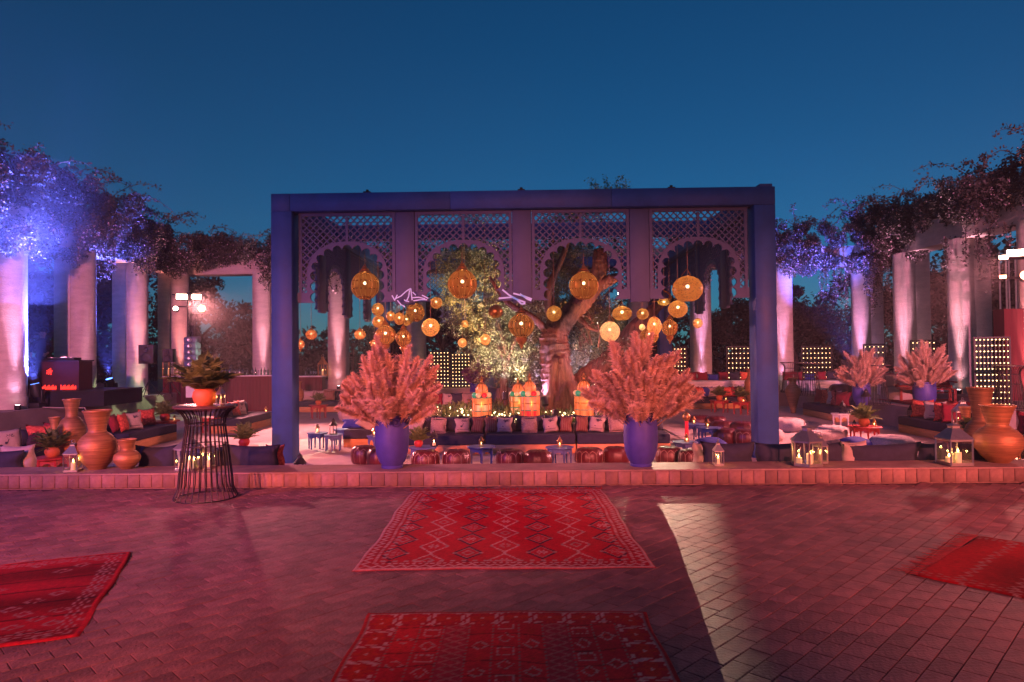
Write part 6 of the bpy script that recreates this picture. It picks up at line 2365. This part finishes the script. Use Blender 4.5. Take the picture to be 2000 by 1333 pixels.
def person(label, loc, rz, h, pose, dark=True):
    """one continuous skinned body; black clothes, bare head and hands"""
    t = thing('person', label, 'person', loc, rz)
    s = h / 1.75
    V, E, RD = [], [], []

    def vert(p, r, par=None):
        V.append(tuple(c * s for c in p)); RD.append(r * s)
        if par is not None:
            E.append((par, len(V) - 1))
        return len(V) - 1
    pel = vert((0, 0, .95), .135)
    bel = vert((0, -.01, 1.1), .125, pel)
    che = vert((0, 0, 1.3), .15, bel)
    shl = vert((0, .01, 1.42), .11, che)
    nk = vert((0, 0, 1.5), .055, shl)
    hd0 = vert((0, -.015, 1.57), .075, nk)
    hd1 = vert((0, -.02, 1.65), .095, hd0)
    vert((0, -.01, 1.73), .06, hd1)
    hands = []
    for sx in (-1, 1):
        el, wr = pose['arm'][0 if sx < 0 else 1]
        a0 = vert((sx * .17, .01, 1.41), .07, shl)
        a1 = vert((sx * .215, el[1] * .3, 1.36), .062, a0)
        a2 = vert((sx * el[0], el[1], el[2]), .047, a1)
        a3 = vert((sx * wr[0], wr[1], wr[2]), .032, a2)
        d = Vector((sx * wr[0] - sx * el[0], wr[1] - el[1], wr[2] - el[2])).normalized()
        side = d.cross(Vector((0, 1, .2))).normalized()
        pc = Vector((sx * wr[0], wr[1], wr[2])) + d * .055
        pm_ = vert(pc, .03, a3)
        for k, (off, ln) in enumerate([(-.03, .07), (-.01, .082), (.01, .078), (.03, .062)]):
            b0 = pc + side * off + d * .035
            f0 = vert(b0, .011, pm_)
            f1 = vert(b0 + d * ln * .5 + Vector((0, -.006, -.004)), .0095, f0)
            vert(b0 + d * ln + Vector((0, -.016, -.014)), .007, f1)
        th = pc - side * .045
        f0 = vert(th, .012, pm_)
        vert(th + d * .035 - side * .012 + Vector((0, -.02, 0)), .009, f0)
        hands.append(pc * s)
        l = pose['leg'][0 if sx < 0 else 1]
        l0 = vert((sx * .09, 0, .88), .105, pel)
        l1 = vert((sx * l[0], l[1], .5), .068, l0)
        l2 = vert((sx * l[2], l[3], .09), .045, l1)
        vert((sx * l[2], l[3] - .14, .04), .042, l2)
    me = bpy.data.meshes.new('body')
    me.from_pydata(V, E, [])
    o = bpy.data.objects.new('body', me)
    COL.objects.link(o)
    md = o.modifiers.new('skin', 'SKIN')
    md.use_smooth_shade = True
    for i, r in enumerate(RD):
        me.skin_vertices[0].data[i].radius = (r, r * .85)
    me.skin_vertices[0].data[0].use_root = True
    sb = o.modifiers.new('sub', 'SUBSURF')
    sb.levels = sb.render_levels = 1
    dg = bpy.context.evaluated_depsgraph_get()
    me2 = bpy.data.meshes.new_from_object(o.evaluated_get(dg))
    bpy.data.objects.remove(o)
    me2.materials.clear()
    for mm in (MT['suit'], MT['skin'], MT['hair']):
        me2.materials.append(mm)
    for f in me2.polygons:
        c = f.center
        if c.z > 1.68 * s or (c.z > 1.58 * s and c.y > .03 * s):
            f.material_index = 2
        elif c.z > 1.5 * s:
            f.material_index = 1
        elif any((c - hc).length < .085 * s + .06 for hc in hands):
            f.material_index = 1
    put('body', me2, None, t)
    q = MB()
    q.ball((0, -.115 * s, 1.63 * s), .018 * s, 8, 6, (.8, 1.2, 1.3))
    q.build('nose', MT['skin'], t, 80)
    for sx in (-1, 1):
        q = MB(); q.ball((sx * .035 * s, -.1 * s, 1.655 * s), .011 * s, 8, 6); q.build('eye', MT['hair'], t, 80)
        q = MB(); q.ball((sx * .088 * s, -.005 * s, 1.635 * s), .024 * s, 8, 6, (.4, .8, 1.3)); q.build('ear', MT['skin'], t, 80)
    q = MB(); q.box((0, -.103 * s, 1.592 * s), (.045 * s, .012 * s, .01 * s)); q.build('mouth', MT['wine'], t)
    return t


p = P(74, 690, 19.75)
person('disc jockey in black standing at the booth with arms reaching to the decks', (p.x, 19.95, TZ + .44), .35, 1.74,
       dict(arm=[((.27, -.08, 1.16), (.2, -.34, 1.02)), ((.27, -.08, 1.16), (.2, -.36, 1.04))], leg=[(.11, -.02, .12, .02), (.11, 0, .14, .02)]))
for lab, px, D, rz, legs in [('waiter in black trousers and shirt with feet apart under the pale olive', 979, 27.6, .2, [(.16, .0, .2, .02), (.14, 0, .2, 0)]),
                             ('second waiter in black standing close behind the first', 995, 28.2, -.5, [(.1, .0, .1, .02), (.1, 0, .11, 0)])]:
    p = P(px, 760, D)
    person(lab, (p.x, p.y, TZ + .002), rz, 1.74, dict(arm=[((.27, 0, 1.13), (.25, -.1, .9)), ((.28, 0, 1.13), (.26, -.06, .88))], leg=legs))


def wedge_speaker(label, x, y, z, rz, w=.9, d=.6, h=.5):
    t = thing('speaker', label, 'speaker', (x, y, z), rz, 'black loudspeakers')
    m = MB(); m.prism([(-w / 2, 0), (w / 2, 0), (w / 2, h * .45), (w * .28, h), (-w * .3, h), (-w / 2, h * .6)], -d / 2, d / 2); m.build('cabinet', MT['black'], t)
    m = MB(); m.lathe([(.17, 0), (.16, .02), (.05, -.02), (1e-4, .0)], 18, caps=False)
    m.build('cone', MT['iron'], t, 60, (w * .2, -d / 2 - .012, h * .42), (PI / 2, 0, 0))


def speaker(label, loc, w, d, h, rz, pole=None, base=TZ):
    t = thing('speaker', label, 'speaker', loc, rz, 'black loudspeakers')
    put('cabinet', rounded((w, d, h), .02, 2), MT['black'], t)
    m = MB(); m.box((0, 0, 0), (w * .9, .012, h * .92)); m.build('grille', MT['iron'], t, loc=(0, -d / 2 - .008, h / 2))
    for zz_, r in ((.3, .36), (.74, .2)):
        m = MB(); m.lathe([(w * r, 0), (w * r * .9, .012), (w * r * .3, -.01), (1e-4, 0)], 16, caps=False)
        m.build('cone', MT['black'], t, 60, (0, -d / 2 - .018, h * zz_), (PI / 2, 0, 0))
    return t


def tripod(label, x, y, z, h, group='tripod stands'):
    t = thing('tripod_stand', label, 'stand', (x, y, z), random.uniform(0, 2), group)
    m = MB(); m.tube([(0, 0, .1), (0, 0, h)], .02, 8); m.build('pole', MT['black'], t)
    for k in range(3):
        an = 2 * PI * k / 3
        m = MB(); m.tube([(0, 0, .55), (.42 * math.cos(an), .42 * math.sin(an), .02)], .013, 6); m.build('leg', MT['black'], t)
        m = MB(); m.tube([(0, 0, .2), (.2 * math.cos(an), .2 * math.sin(an), .3)], .008, 5); m.build('brace', MT['black'], t)
    return t


p = P(18, 752, 18.6)
wedge_speaker('sloping black stage speaker lying at the frame edge', p.x, 18.9, TZ + .442, .15, 1.0, .6, .5)
for lab, lab2, px, py0, py1, D in [('black loudspeaker on a pole beside the rose lit pillar', 'pole of the loudspeaker beside the rose lit pillar', 290, 674, 711, 22.2), ('second black loudspeaker on a pole, left of the line array', 'pole of the loudspeaker left of the line array', 331, 682, 708, 22.6)]:
    a, b = P(px - 15 if px < 300 else px - 10, py1, D), P(px + 12 if px < 300 else px + 9, py0, D)
    speaker(lab, ((a.x + b.x) / 2, D, a.z), b.x - a.x, .35, b.z - a.z, .2)
    tripod(lab2, (a.x + b.x) / 2, D + .05, TZ + .002, a.z - TZ - .004)
# line array tower with the floodlights
a = P(376, 700, 22.4)
tw = thing('line_array', 'stack of grey blue line array speakers on a white plinth beneath the floodlights', 'speaker', (a.x, 22.4, TZ))
m = MB(); m.box((0, 0, .28), (.3, .3, .56)); m.build('plinth', MT['white'], tw)
z = .57
put('subwoofer', rounded((.55, .5, .42), .02, 2), MT['black'], tw, (0, 0, z))
z += .43
for k in range(5):
    put('array_cabinet', cached('arr', lambda: rounded((.4, .36, .19), .015, 1)), MT['bluegrey'] if 'bluegrey' in MT else MT['iron'], tw, (0, 0, z), (.06 * (k - 2), 0, 0))
    m = MB(); m.lathe([(.075, 0), (.06, .015), (1e-4, .0)], 12, caps=False)
    m.build('cone', MT['chrome'], tw, 60, (0, -.195, z + .095), (PI / 2, 0, 0))
    z += .2
top = P(370, 574, 22.6)
fl = thing('lighting_stand', 'tall stand carrying two glaring white floodlights over two red ones beside the bar', 'lighting stand', (top.x, 22.75, TZ))
m = MB()
for dx in (-.09, .09):
    for dy in (-.09, .09):
        m.tube([(dx, dy, 0), (dx, dy, top.z - TZ + .05)], .02, 6)
zz_ = .1
while zz_ < top.z - TZ - .2:
    m.bar((-.09, -.09, zz_), (.09, -.09, zz_ + .2), .012, .012); m.bar((-.09, .09, zz_), (-.09, -.09, zz_ + .2), .012, .012); m.bar((.09, -.09, zz_), (.09, .09, zz_ + .2), .012, .012)
    zz_ += .22
m.build('truss', MT['iron'], fl)
m = MB(); m.bar((-.6, -.12, top.z - TZ - .02), (.6, -.12, top.z - TZ - .02), .04, .04); m.bar((-.6, -.12, top.z - TZ - .43), (.6, -.12, top.z - TZ - .43), .04, .04); m.build('crossbar', MT['iron'], fl)


def flood_head(parent, off, w, h, lens, rot=0.0, round_=False):
    m = MB()
    if round_:
        m.tube([(0, .22, 0), (0, 0, 0)], w / 2, 14)
    else:
        m.box((0, .07, 0), (w, .12, h))
    hd = m.build('flood_head', MT['black'], parent, 40, off, (-.15, 0, rot))
    m = MB()
    if round_:
        m.tube([(0, -.004, 0), (0, -.012, 0)], w * .44, 14)
    else:
        m.box((0, -.002, 0), (w * .9, .012, h * .82))
    m.build('lens', lens, hd)


for px, py, w, h, lens, rd in [(355, 580, .36, .2, 'flood', 0), (384, 580, .3, .18, 'flood', 0), (343, 603, .17, .17, 'flood', 1), (394, 603, .26, .26, 'floodred', 1)]:
    q_ = P(px, py, 22.5)
    flood_head(fl, (q_.x - top.x, 22.5 - 22.75, q_.z - TZ), w, h, MT[lens], .35, rd)
FL = P(370, 585, 22.2)
spot('flood_lamp', FL, (-3.0, 15.5, FZ), (1.0, .30, .30), 13000, 54, .9, .18)
spot('flood_lamp', P(384, 580, 22.2), (1.5, 7.5, 0), (1.0, .30, .30), 700, 60, .6, .18)
# right tower
p = P(1988, 700, 17.6)
rt = thing('lighting_tower', 'red lit light tower with white floodlights at the frame edge above the tallest lamp wall', 'lighting stand', (p.x, 17.9, .15))
m = MB(); m.box((0, 0, 1.25), (.5, .4, 2.5)); m.build('cloth_cover', MT['redcloth'], rt)
hz = P(1980, 495, 17.6).z - .15
m = MB()
for dx in (-.12, .12):
    for dy in (-.12, .12):
        m.tube([(dx, dy, 2.4), (dx, dy, hz + .1)], .022, 6)
m.build('truss', MT['chrome'], rt)
m = MB(); m.bar((-.8, -.15, hz - .12), (.6, -.15, hz - .12), .045, .045); m.bar((-.8, -.15, hz - .62), (.6, -.15, hz - .62), .045, .045); m.build('crossbar', MT['iron'], rt)
for px, py, w, h, lens, rd in [(1960, 503, .2, .12, 'flood', 0), (1988, 494, .5, .2, 'flood', 0), (1959, 541, .16, .1, 'floodred', 0), (2003, 538, .26, .26, 'floodred', 1)]:
    q_ = P(px, py, 17.6)
    flood_head(rt, (q_.x - p.x, 17.6 - 17.9, q_.z - .15), w, h, MT[lens], -.5, rd)
spot('flood_lamp', P(1985, 500, 17.3), (3.5, 15.0, FZ), (1.0, .28, .30), 12000, 54, .9, .18)
spot('flood_lamp', P(1990, 500, 17.3), (7.5, 7.0, 0), (1.0, .30, .26), 1500, 60, .7, .18)

# white profile spots hanging from the far beam of the pavilion
for lab, px, py, tgt, pw, size in [('glaring white spotlight hanging under the far beam, third arch', 1211, 572, (1.2, 13.0, FZ), 2500, 24), ('glaring white spotlight hanging beside the hand-lettered sign', 795, 577, (-5.4, 14.5, FZ), 5000, 20)]:
    p = P(px, py, 22.1)
    t = thing('stage_spotlight', lab, 'spotlight', p, 0, 'white spotlights under the far beam')
    v = (Vector(tgt) - p).normalized()
    m = MB(); m.tube([-v * .32, v * .05], .09, 14); m.build('housing', MT['black'], t, 40)
    m = MB(); m.tube([v * .052, v * .058], .07, 14); m.build('lens', MT['whitelens'], t)
    m = MB(); m.bar(-v * .12, (-v * .12).xy.to_3d() + Vector((0, .1, FZ + PH - .34 - p.z)), .03, .012); m.build('bracket', MT['iron'], t)
    spot('profile_lamp', p + v * .12, tgt, (1.0, .74, .5), pw, size, .2, .05)


t = thing('stage_spotlight', 'low warm spotlight on a short stand hidden behind the second pampas bouquet', 'spotlight', (2.62, 15.6, FZ), 0)  # unseen lamp put in to throw the light patch on the paving
v = (Vector((1.6, 6.1, 0)) - Vector((2.62, 15.6, 1.32))).normalized()
c = Vector((0, 0, 1.32 - FZ))
m = MB(); m.tube([c - v * .3, c + v * .05], .08, 14); m.build('housing', MT['black'], t, 40)
m = MB(); m.tube([c + v * .052, c + v * .058], .065, 14); m.build('lens', MT['whitelens'], t)
m = MB(); m.tube([(0, 0, 0), (0, 0, 1.32 - FZ - .09)], .022, 8); m.lathe([(.2, .002), (.2, .02), (.03, .03)], 16); m.build('stand', MT['black'], t, 40)
s_ = v.cross(Vector((0, 0, 1))).normalized()
rv_ = -s_
up_ = rv_.cross(v).normalized()
up_ = up_ if up_.z > 0 else -up_
m = MB(); m.bar(c + v * .62 - rv_ * .121, c + v * .622 - rv_ * .121, .2, .32); m.bar(c + v * .05 - rv_ * .09, c + v * .62 - rv_ * .21, .006, .03); m.build('barn_door', MT['black'], t)  # plate added to trim one side of the beam
ed_ = (up_ - rv_).normalized()
oc_ = c + v * .62 + rv_ * .006 + up_ * .0 + (rv_ + up_).normalized() * .1
m = MB(); m.bar(oc_, oc_ + v * .002, .2, .4, up=ed_); m.bar(c + v * .05 + rv_ * .09, c + v * .62 + rv_ * .21, .006, .03); m.build('barn_door', MT['black'], t)  # slanted plate added to cut the patch as drooping plumes would shade it
spot('profile_lamp', Vector((2.62, 15.6, 1.32)) + v * .12, (1.6, 6.1, 0), (1.0, .62, .42), 3300, 9.0, .3, .006)  # light of the added hidden spotlight


def moving_head(label, loc, aim, power, tgt):
    t = thing('moving_head', label, 'stage light', loc, 0, 'moving head stage lights')
    put('base', rounded((.34, .3, .14), .02, 2), MT['black'], t)
    for sx in (-1, 1):
        put('yoke', rounded((.05, .14, .36), .015, 1), MT['black'], t, (sx * .17, 0, .15))
    v = Vector(aim).normalized()
    c = Vector((0, 0, .46))
    m = MB(); m.tube([c - v * .17, c - v * .05, c + v * .19], [.1, .14, .12], 16); m.build('head', MT['black'], t, 50)
    m = MB(); m.tube([c + v * .192, c + v * .2], .1, 16); m.build('lens', MT['bluelens'], t)
    spot('moving_head_lamp', Vector(loc) + c + v * .25, tgt, (.10, .13, 1.0), power, 55, .95, .06)


p = P(62, 800, 18.8)
moving_head('moving head with a blue lens beside the stage at the frame edge', (p.x + .5, 18.3, TZ + .002), (-.2, -.1, 1), 42000, (-13.2, 17.0, 7.2))
p = P(232, 782, 22.8)
moving_head('moving head with a blue lens beside the rose lit pillar', (p.x + .1, 22.2, TZ + .002), (-.15, -.3, 1), 16000, (-13.3, 21.2, 6.2))
p = P(1668, 752, 24.6)
moving_head('moving head among the platform furniture behind the smaller urn', (p.x, 24.4, .152), (.1, .2, 1), 15000, (11.2, 26.6, 6.0))
# a pattern projector throwing leaf shapes on to the court wall below the stage
p = Vector((-4.75, 22.6, 3.3))
t = thing('pattern_projector', 'small black projector clamped to the rear pavilion post beside the bar, throwing leaf shapes', 'spotlight', p)
tg = Vector((-12.9, 22.6, -.05))
v = (tg - p).normalized()
m = MB(); m.tube([v * -.15, v * .15], .07, 12); m.build('housing', MT['black'], t, 40)
m = MB(); m.tube([v * .151, v * .156], .05, 12); m.build('lens', MT['whitelens'], t)
m = MB(); m.bar((0, 0, 0), (.14, -.1, 0), .03, .03); m.build('clamp', MT['iron'], t)
lo = spot('pattern_lamp', p + v * .2, tg, (.75, 1.0, .5), 2600, 26, .15, .005)
lo.data.use_nodes = True
ln, ll = lo.data.node_tree.nodes, lo.data.node_tree.links
em = ln.get('Emission') or ln.new('ShaderNodeEmission')
tcx = ln.new('ShaderNodeTexCoord')
vor = ln.new('ShaderNodeTexVoronoi'); vor.feature = 'DISTANCE_TO_EDGE'; vor.inputs['Scale'].default_value = 11
lt_ = ln.new('ShaderNodeMath'); lt_.operation = 'LESS_THAN'; lt_.inputs[1].default_value = .13
ll.new(tcx.outputs['Normal'], vor.inputs['Vector']); ll.new(vor.outputs[0], lt_.inputs[0]); ll.new(lt_.outputs[0], em.inputs['Strength'])

cb = thing('cable', 'pale cable hanging from the moving head down the stage wall', 'cable', (P(84, 800, 18.2).x, 18.2, TZ))
m = MB(); m.tube([(0, 0, .02), (.55, -.2, .02), (1.3, -.25, .015), (1.42, -.25, -.3), (1.5, -.25, -.68)], .014, 6); m.build('cord', MT['cream'], cb, 80)

# bar counters with glasses and bottles
for lab, px0, px1, D in [('long bar counter with a dark red skirt behind the wire table', 318, 535, 25.3), ('second bar counter with a dark red skirt under the first arch', 560, 628, 26.3)]:
    a, b = P(px0, 737, D), P(px1, 737, D)
    t = thing('bar_counter', lab, 'bar', ((a.x + b.x) / 2, D + .35, FZ), 0, 'draped bar counters')
    L = b.x - a.x
    hh = a.z - FZ
    m = MB()
    n = int(L * 14)
    for k in range(n):
        x0 = -L / 2 + L * k / n
        m.box((x0 + L / n / 2, -.33 + .02 * (k % 2), hh / 2), (L / n * 1.02, .03, hh - .01))
    m.build('skirt', MT['redcloth'], t, kind='stuff')
    m = MB(); m.box((0, 0, hh / 2), (L - .04, .6, hh - .03)); m.build('carcass', MT['black'], t)
    m = MB(); m.box((0, 0, hh + .012), (L + .04, .74, .035)); m.build('top', MT['white'], t)
    topz = FZ + hh + .031
    gm = cached('glassm', lambda: MB().lathe([(.032, 0), (.03, .004), (.004, .01), (.004, .075), (.03, .1), (.036, .14), (.03, .19)], 10, caps=False).mesh('bowl', MT['glassware']))
    k = 0
    for j in range(int(L / .14)):
        if random.random() < .25:
            continue
        g = put('wine_glass', gm, None, None, (a.x + .1 + j * .14, D + .15 + random.uniform(0, .3), topz))
        tag(g, 'clear wine glass standing upright in the rows along the bar tops', 'glass', 'wine glasses on the bars', 'thing')
MT['bottleg'] = MT['bottle']
bm_ = MB().lathe([(.038, 0), (.038, .18), (.03, .21), (.013, .24), (.013, .3), (1e-4, .302)], 10, caps=False).mesh('bottle', MT['bottleg'], 50)
a = P(480, 730, 25.5)
for j in range(16):
    g = put('bottle', bm_, None, None, (a.x - 1.0 + j * .16 + random.uniform(-.03, .03), 25.75 + random.uniform(-.1, .1), P(400, 737, 25.3).z + .031))
    tag(g, 'green glass bottle in the line of bottles at the pavilion end of the bar', 'bottle', 'bottles on the bar', 'thing')
for lab, px, D, w, h in [('lit glass lantern standing tall behind the loudspeakers at the bar end', 322, 25.2, .42, 1.0), ('lit brass lantern on the second bar counter', 626, 26.5, .36, .85)]:
    q_ = P(px, 737, D)
    candle_lantern(lab, (q_.x, D + .3, q_.z + .031), w, h, 4, .5, 'brass', 1, 6.0)

# red slatted bench on the platform
p = P(1812, 783, 19.6)
bn = thing('slatted_bench', 'red slatted bench standing behind the wide blue urn', 'bench', (p.x, 19.7, .152), -.35)
for k in range(9):
    m = MB(); m.box((-.62 + k * .155, .34, .62), (.07, .025, .42)); m.build('back_slat', MT['redtbl'], bn, rot=(-.12, 0, 0))
for zz_ in (.42, .85):
    m = MB(); m.box((0, .3 if zz_ < .5 else .245, zz_), (1.45, .04, .07)); m.build('rail', MT['redtbl'], bn)
for k in range(5):
    m = MB(); m.box((0, -.3 + k * .14, .36), (1.4, .12, .025)); m.build('seat_slat', MT['redtbl'], bn)
for sx in (-1, 1):
    for sy in (-1, 1):
        m = MB(); m.box((sx * .66, sy * .3, .175), (.07, .07, .345)); m.build('leg', MT['redtbl'], bn)
    m = MB(); m.box((sx * .69, 0, .56), (.06, .66, .04)); m.build('armrest', MT['redtbl'], bn)
cushion('wine cushion leaning on the red slatted bench', (p.x + .5, 19.75, .152 + .38), -.5, 'wine', .42, .4, -.2)
p = P(1710, 782, 20.6)
ar = thing('armchair', 'low blush armchair between the urns of the side platform', 'armchair', (P(1757, 780, 20.4).x, 20.5, .152), .5)
put('seat', rounded((.7, .65, .38), .05, 2), MT['cream'], ar)
put('back', rounded((.7, .18, .35), .05, 2), MT['cream'], ar, (0, .24, .381))
p = P(1880, 745, 19.9)
sofa('wide white settee behind the red slatted bench, beside the tallest lamp wall', p.x, 21.3, -.5, 1.5, 2, .75, .152, seatmat='white', plinthmat='redtbl')

# small dark lanterns and tealights standing on the floor or the low wall
for lab, loc, s, metal, pw in [
    ('black lantern at the foot of the smaller platform urn', Vector((P(1696, 797, 18.1).x, 18.2, .152)), .5, 'black', 0),
    ('dark green bell lantern on the court floor beside the violet post', Vector((G(612, 895, FZ).x * .9, 11.6, FZ + .016)), .42, 'black', 0),
    ('small dark lantern at the end of the white cushioned sofa', Vector((9.55, 17.1, FZ + .405)), .3, 'black', 0),
    ('pale glass hurricane lantern beside the round bellied vase', Vector((P(1974, 850, 9.9).x, 9.9, .05)), .5, 'brass', .8),
]:
    small_lantern(lab, loc, s, metal, pw)
p = P(1974, 850, 9.9)
low_table('table behind the low wall carrying the pale hurricane lantern', p.x, p.y, FZ + .002, .5, .466, 'redtbl')

# =================================================================== THIN SMOKE IN THE AIR
hz = bpy.data.materials.new('stage_haze')
hz.use_nodes = True
hn, hl = hz.node_tree.nodes, hz.node_tree.links
hn.remove(hn['Principled BSDF'])
pv = hn.new('ShaderNodeVolumePrincipled')
pv.inputs['Color'].default_value = (0.9, 0.9, 0.92, 1)
pv.inputs['Density'].default_value = 0.002
pv.inputs['Anisotropy'].default_value = 0.3
hl.new(pv.outputs[0], hn['Material Output'].inputs['Volume'])
m = MB()
m.box((0, 20, 4.0), (90, 100, 11.4))
m.build('haze', hz, kind='stuff')


def smoke(c, r, dens, name='smoke'):
    sm = bpy.data.materials.new('stage_smoke')
    sm.use_nodes = True
    sn, sl = sm.node_tree.nodes, sm.node_tree.links
    sn.remove(sn['Principled BSDF'])
    v_ = sn.new('ShaderNodeVolumePrincipled')
    v_.inputs['Color'].default_value = (.92, .92, .95, 1)
    v_.inputs['Density'].default_value = dens
    v_.inputs['Anisotropy'].default_value = 0.2
    sl.new(v_.outputs[0], sn['Material Output'].inputs['Volume'])
    q = MB()
    q.ball((0, 0, 0), 1, 24, 16, r)
    q.build(name, sm, None, 80, c, kind='stuff')


smoke((-12.6, 17.2, 4.9), (2.6, 3.2, 1.9), .014)
smoke((-13.0, 16.6, 4.9), (.7, 1.6, .35), .03)
smoke((-13.0, 16.7, 4.9), (1.2, 2.2, .65), .015)
smoke((-12.9, 16.9, 4.9), (1.8, 2.8, 1.1), .009)
p = P(374, 590, 22.0)
smoke((p.x, 22.0, p.z), (1.6, .9, 1.4), .012)
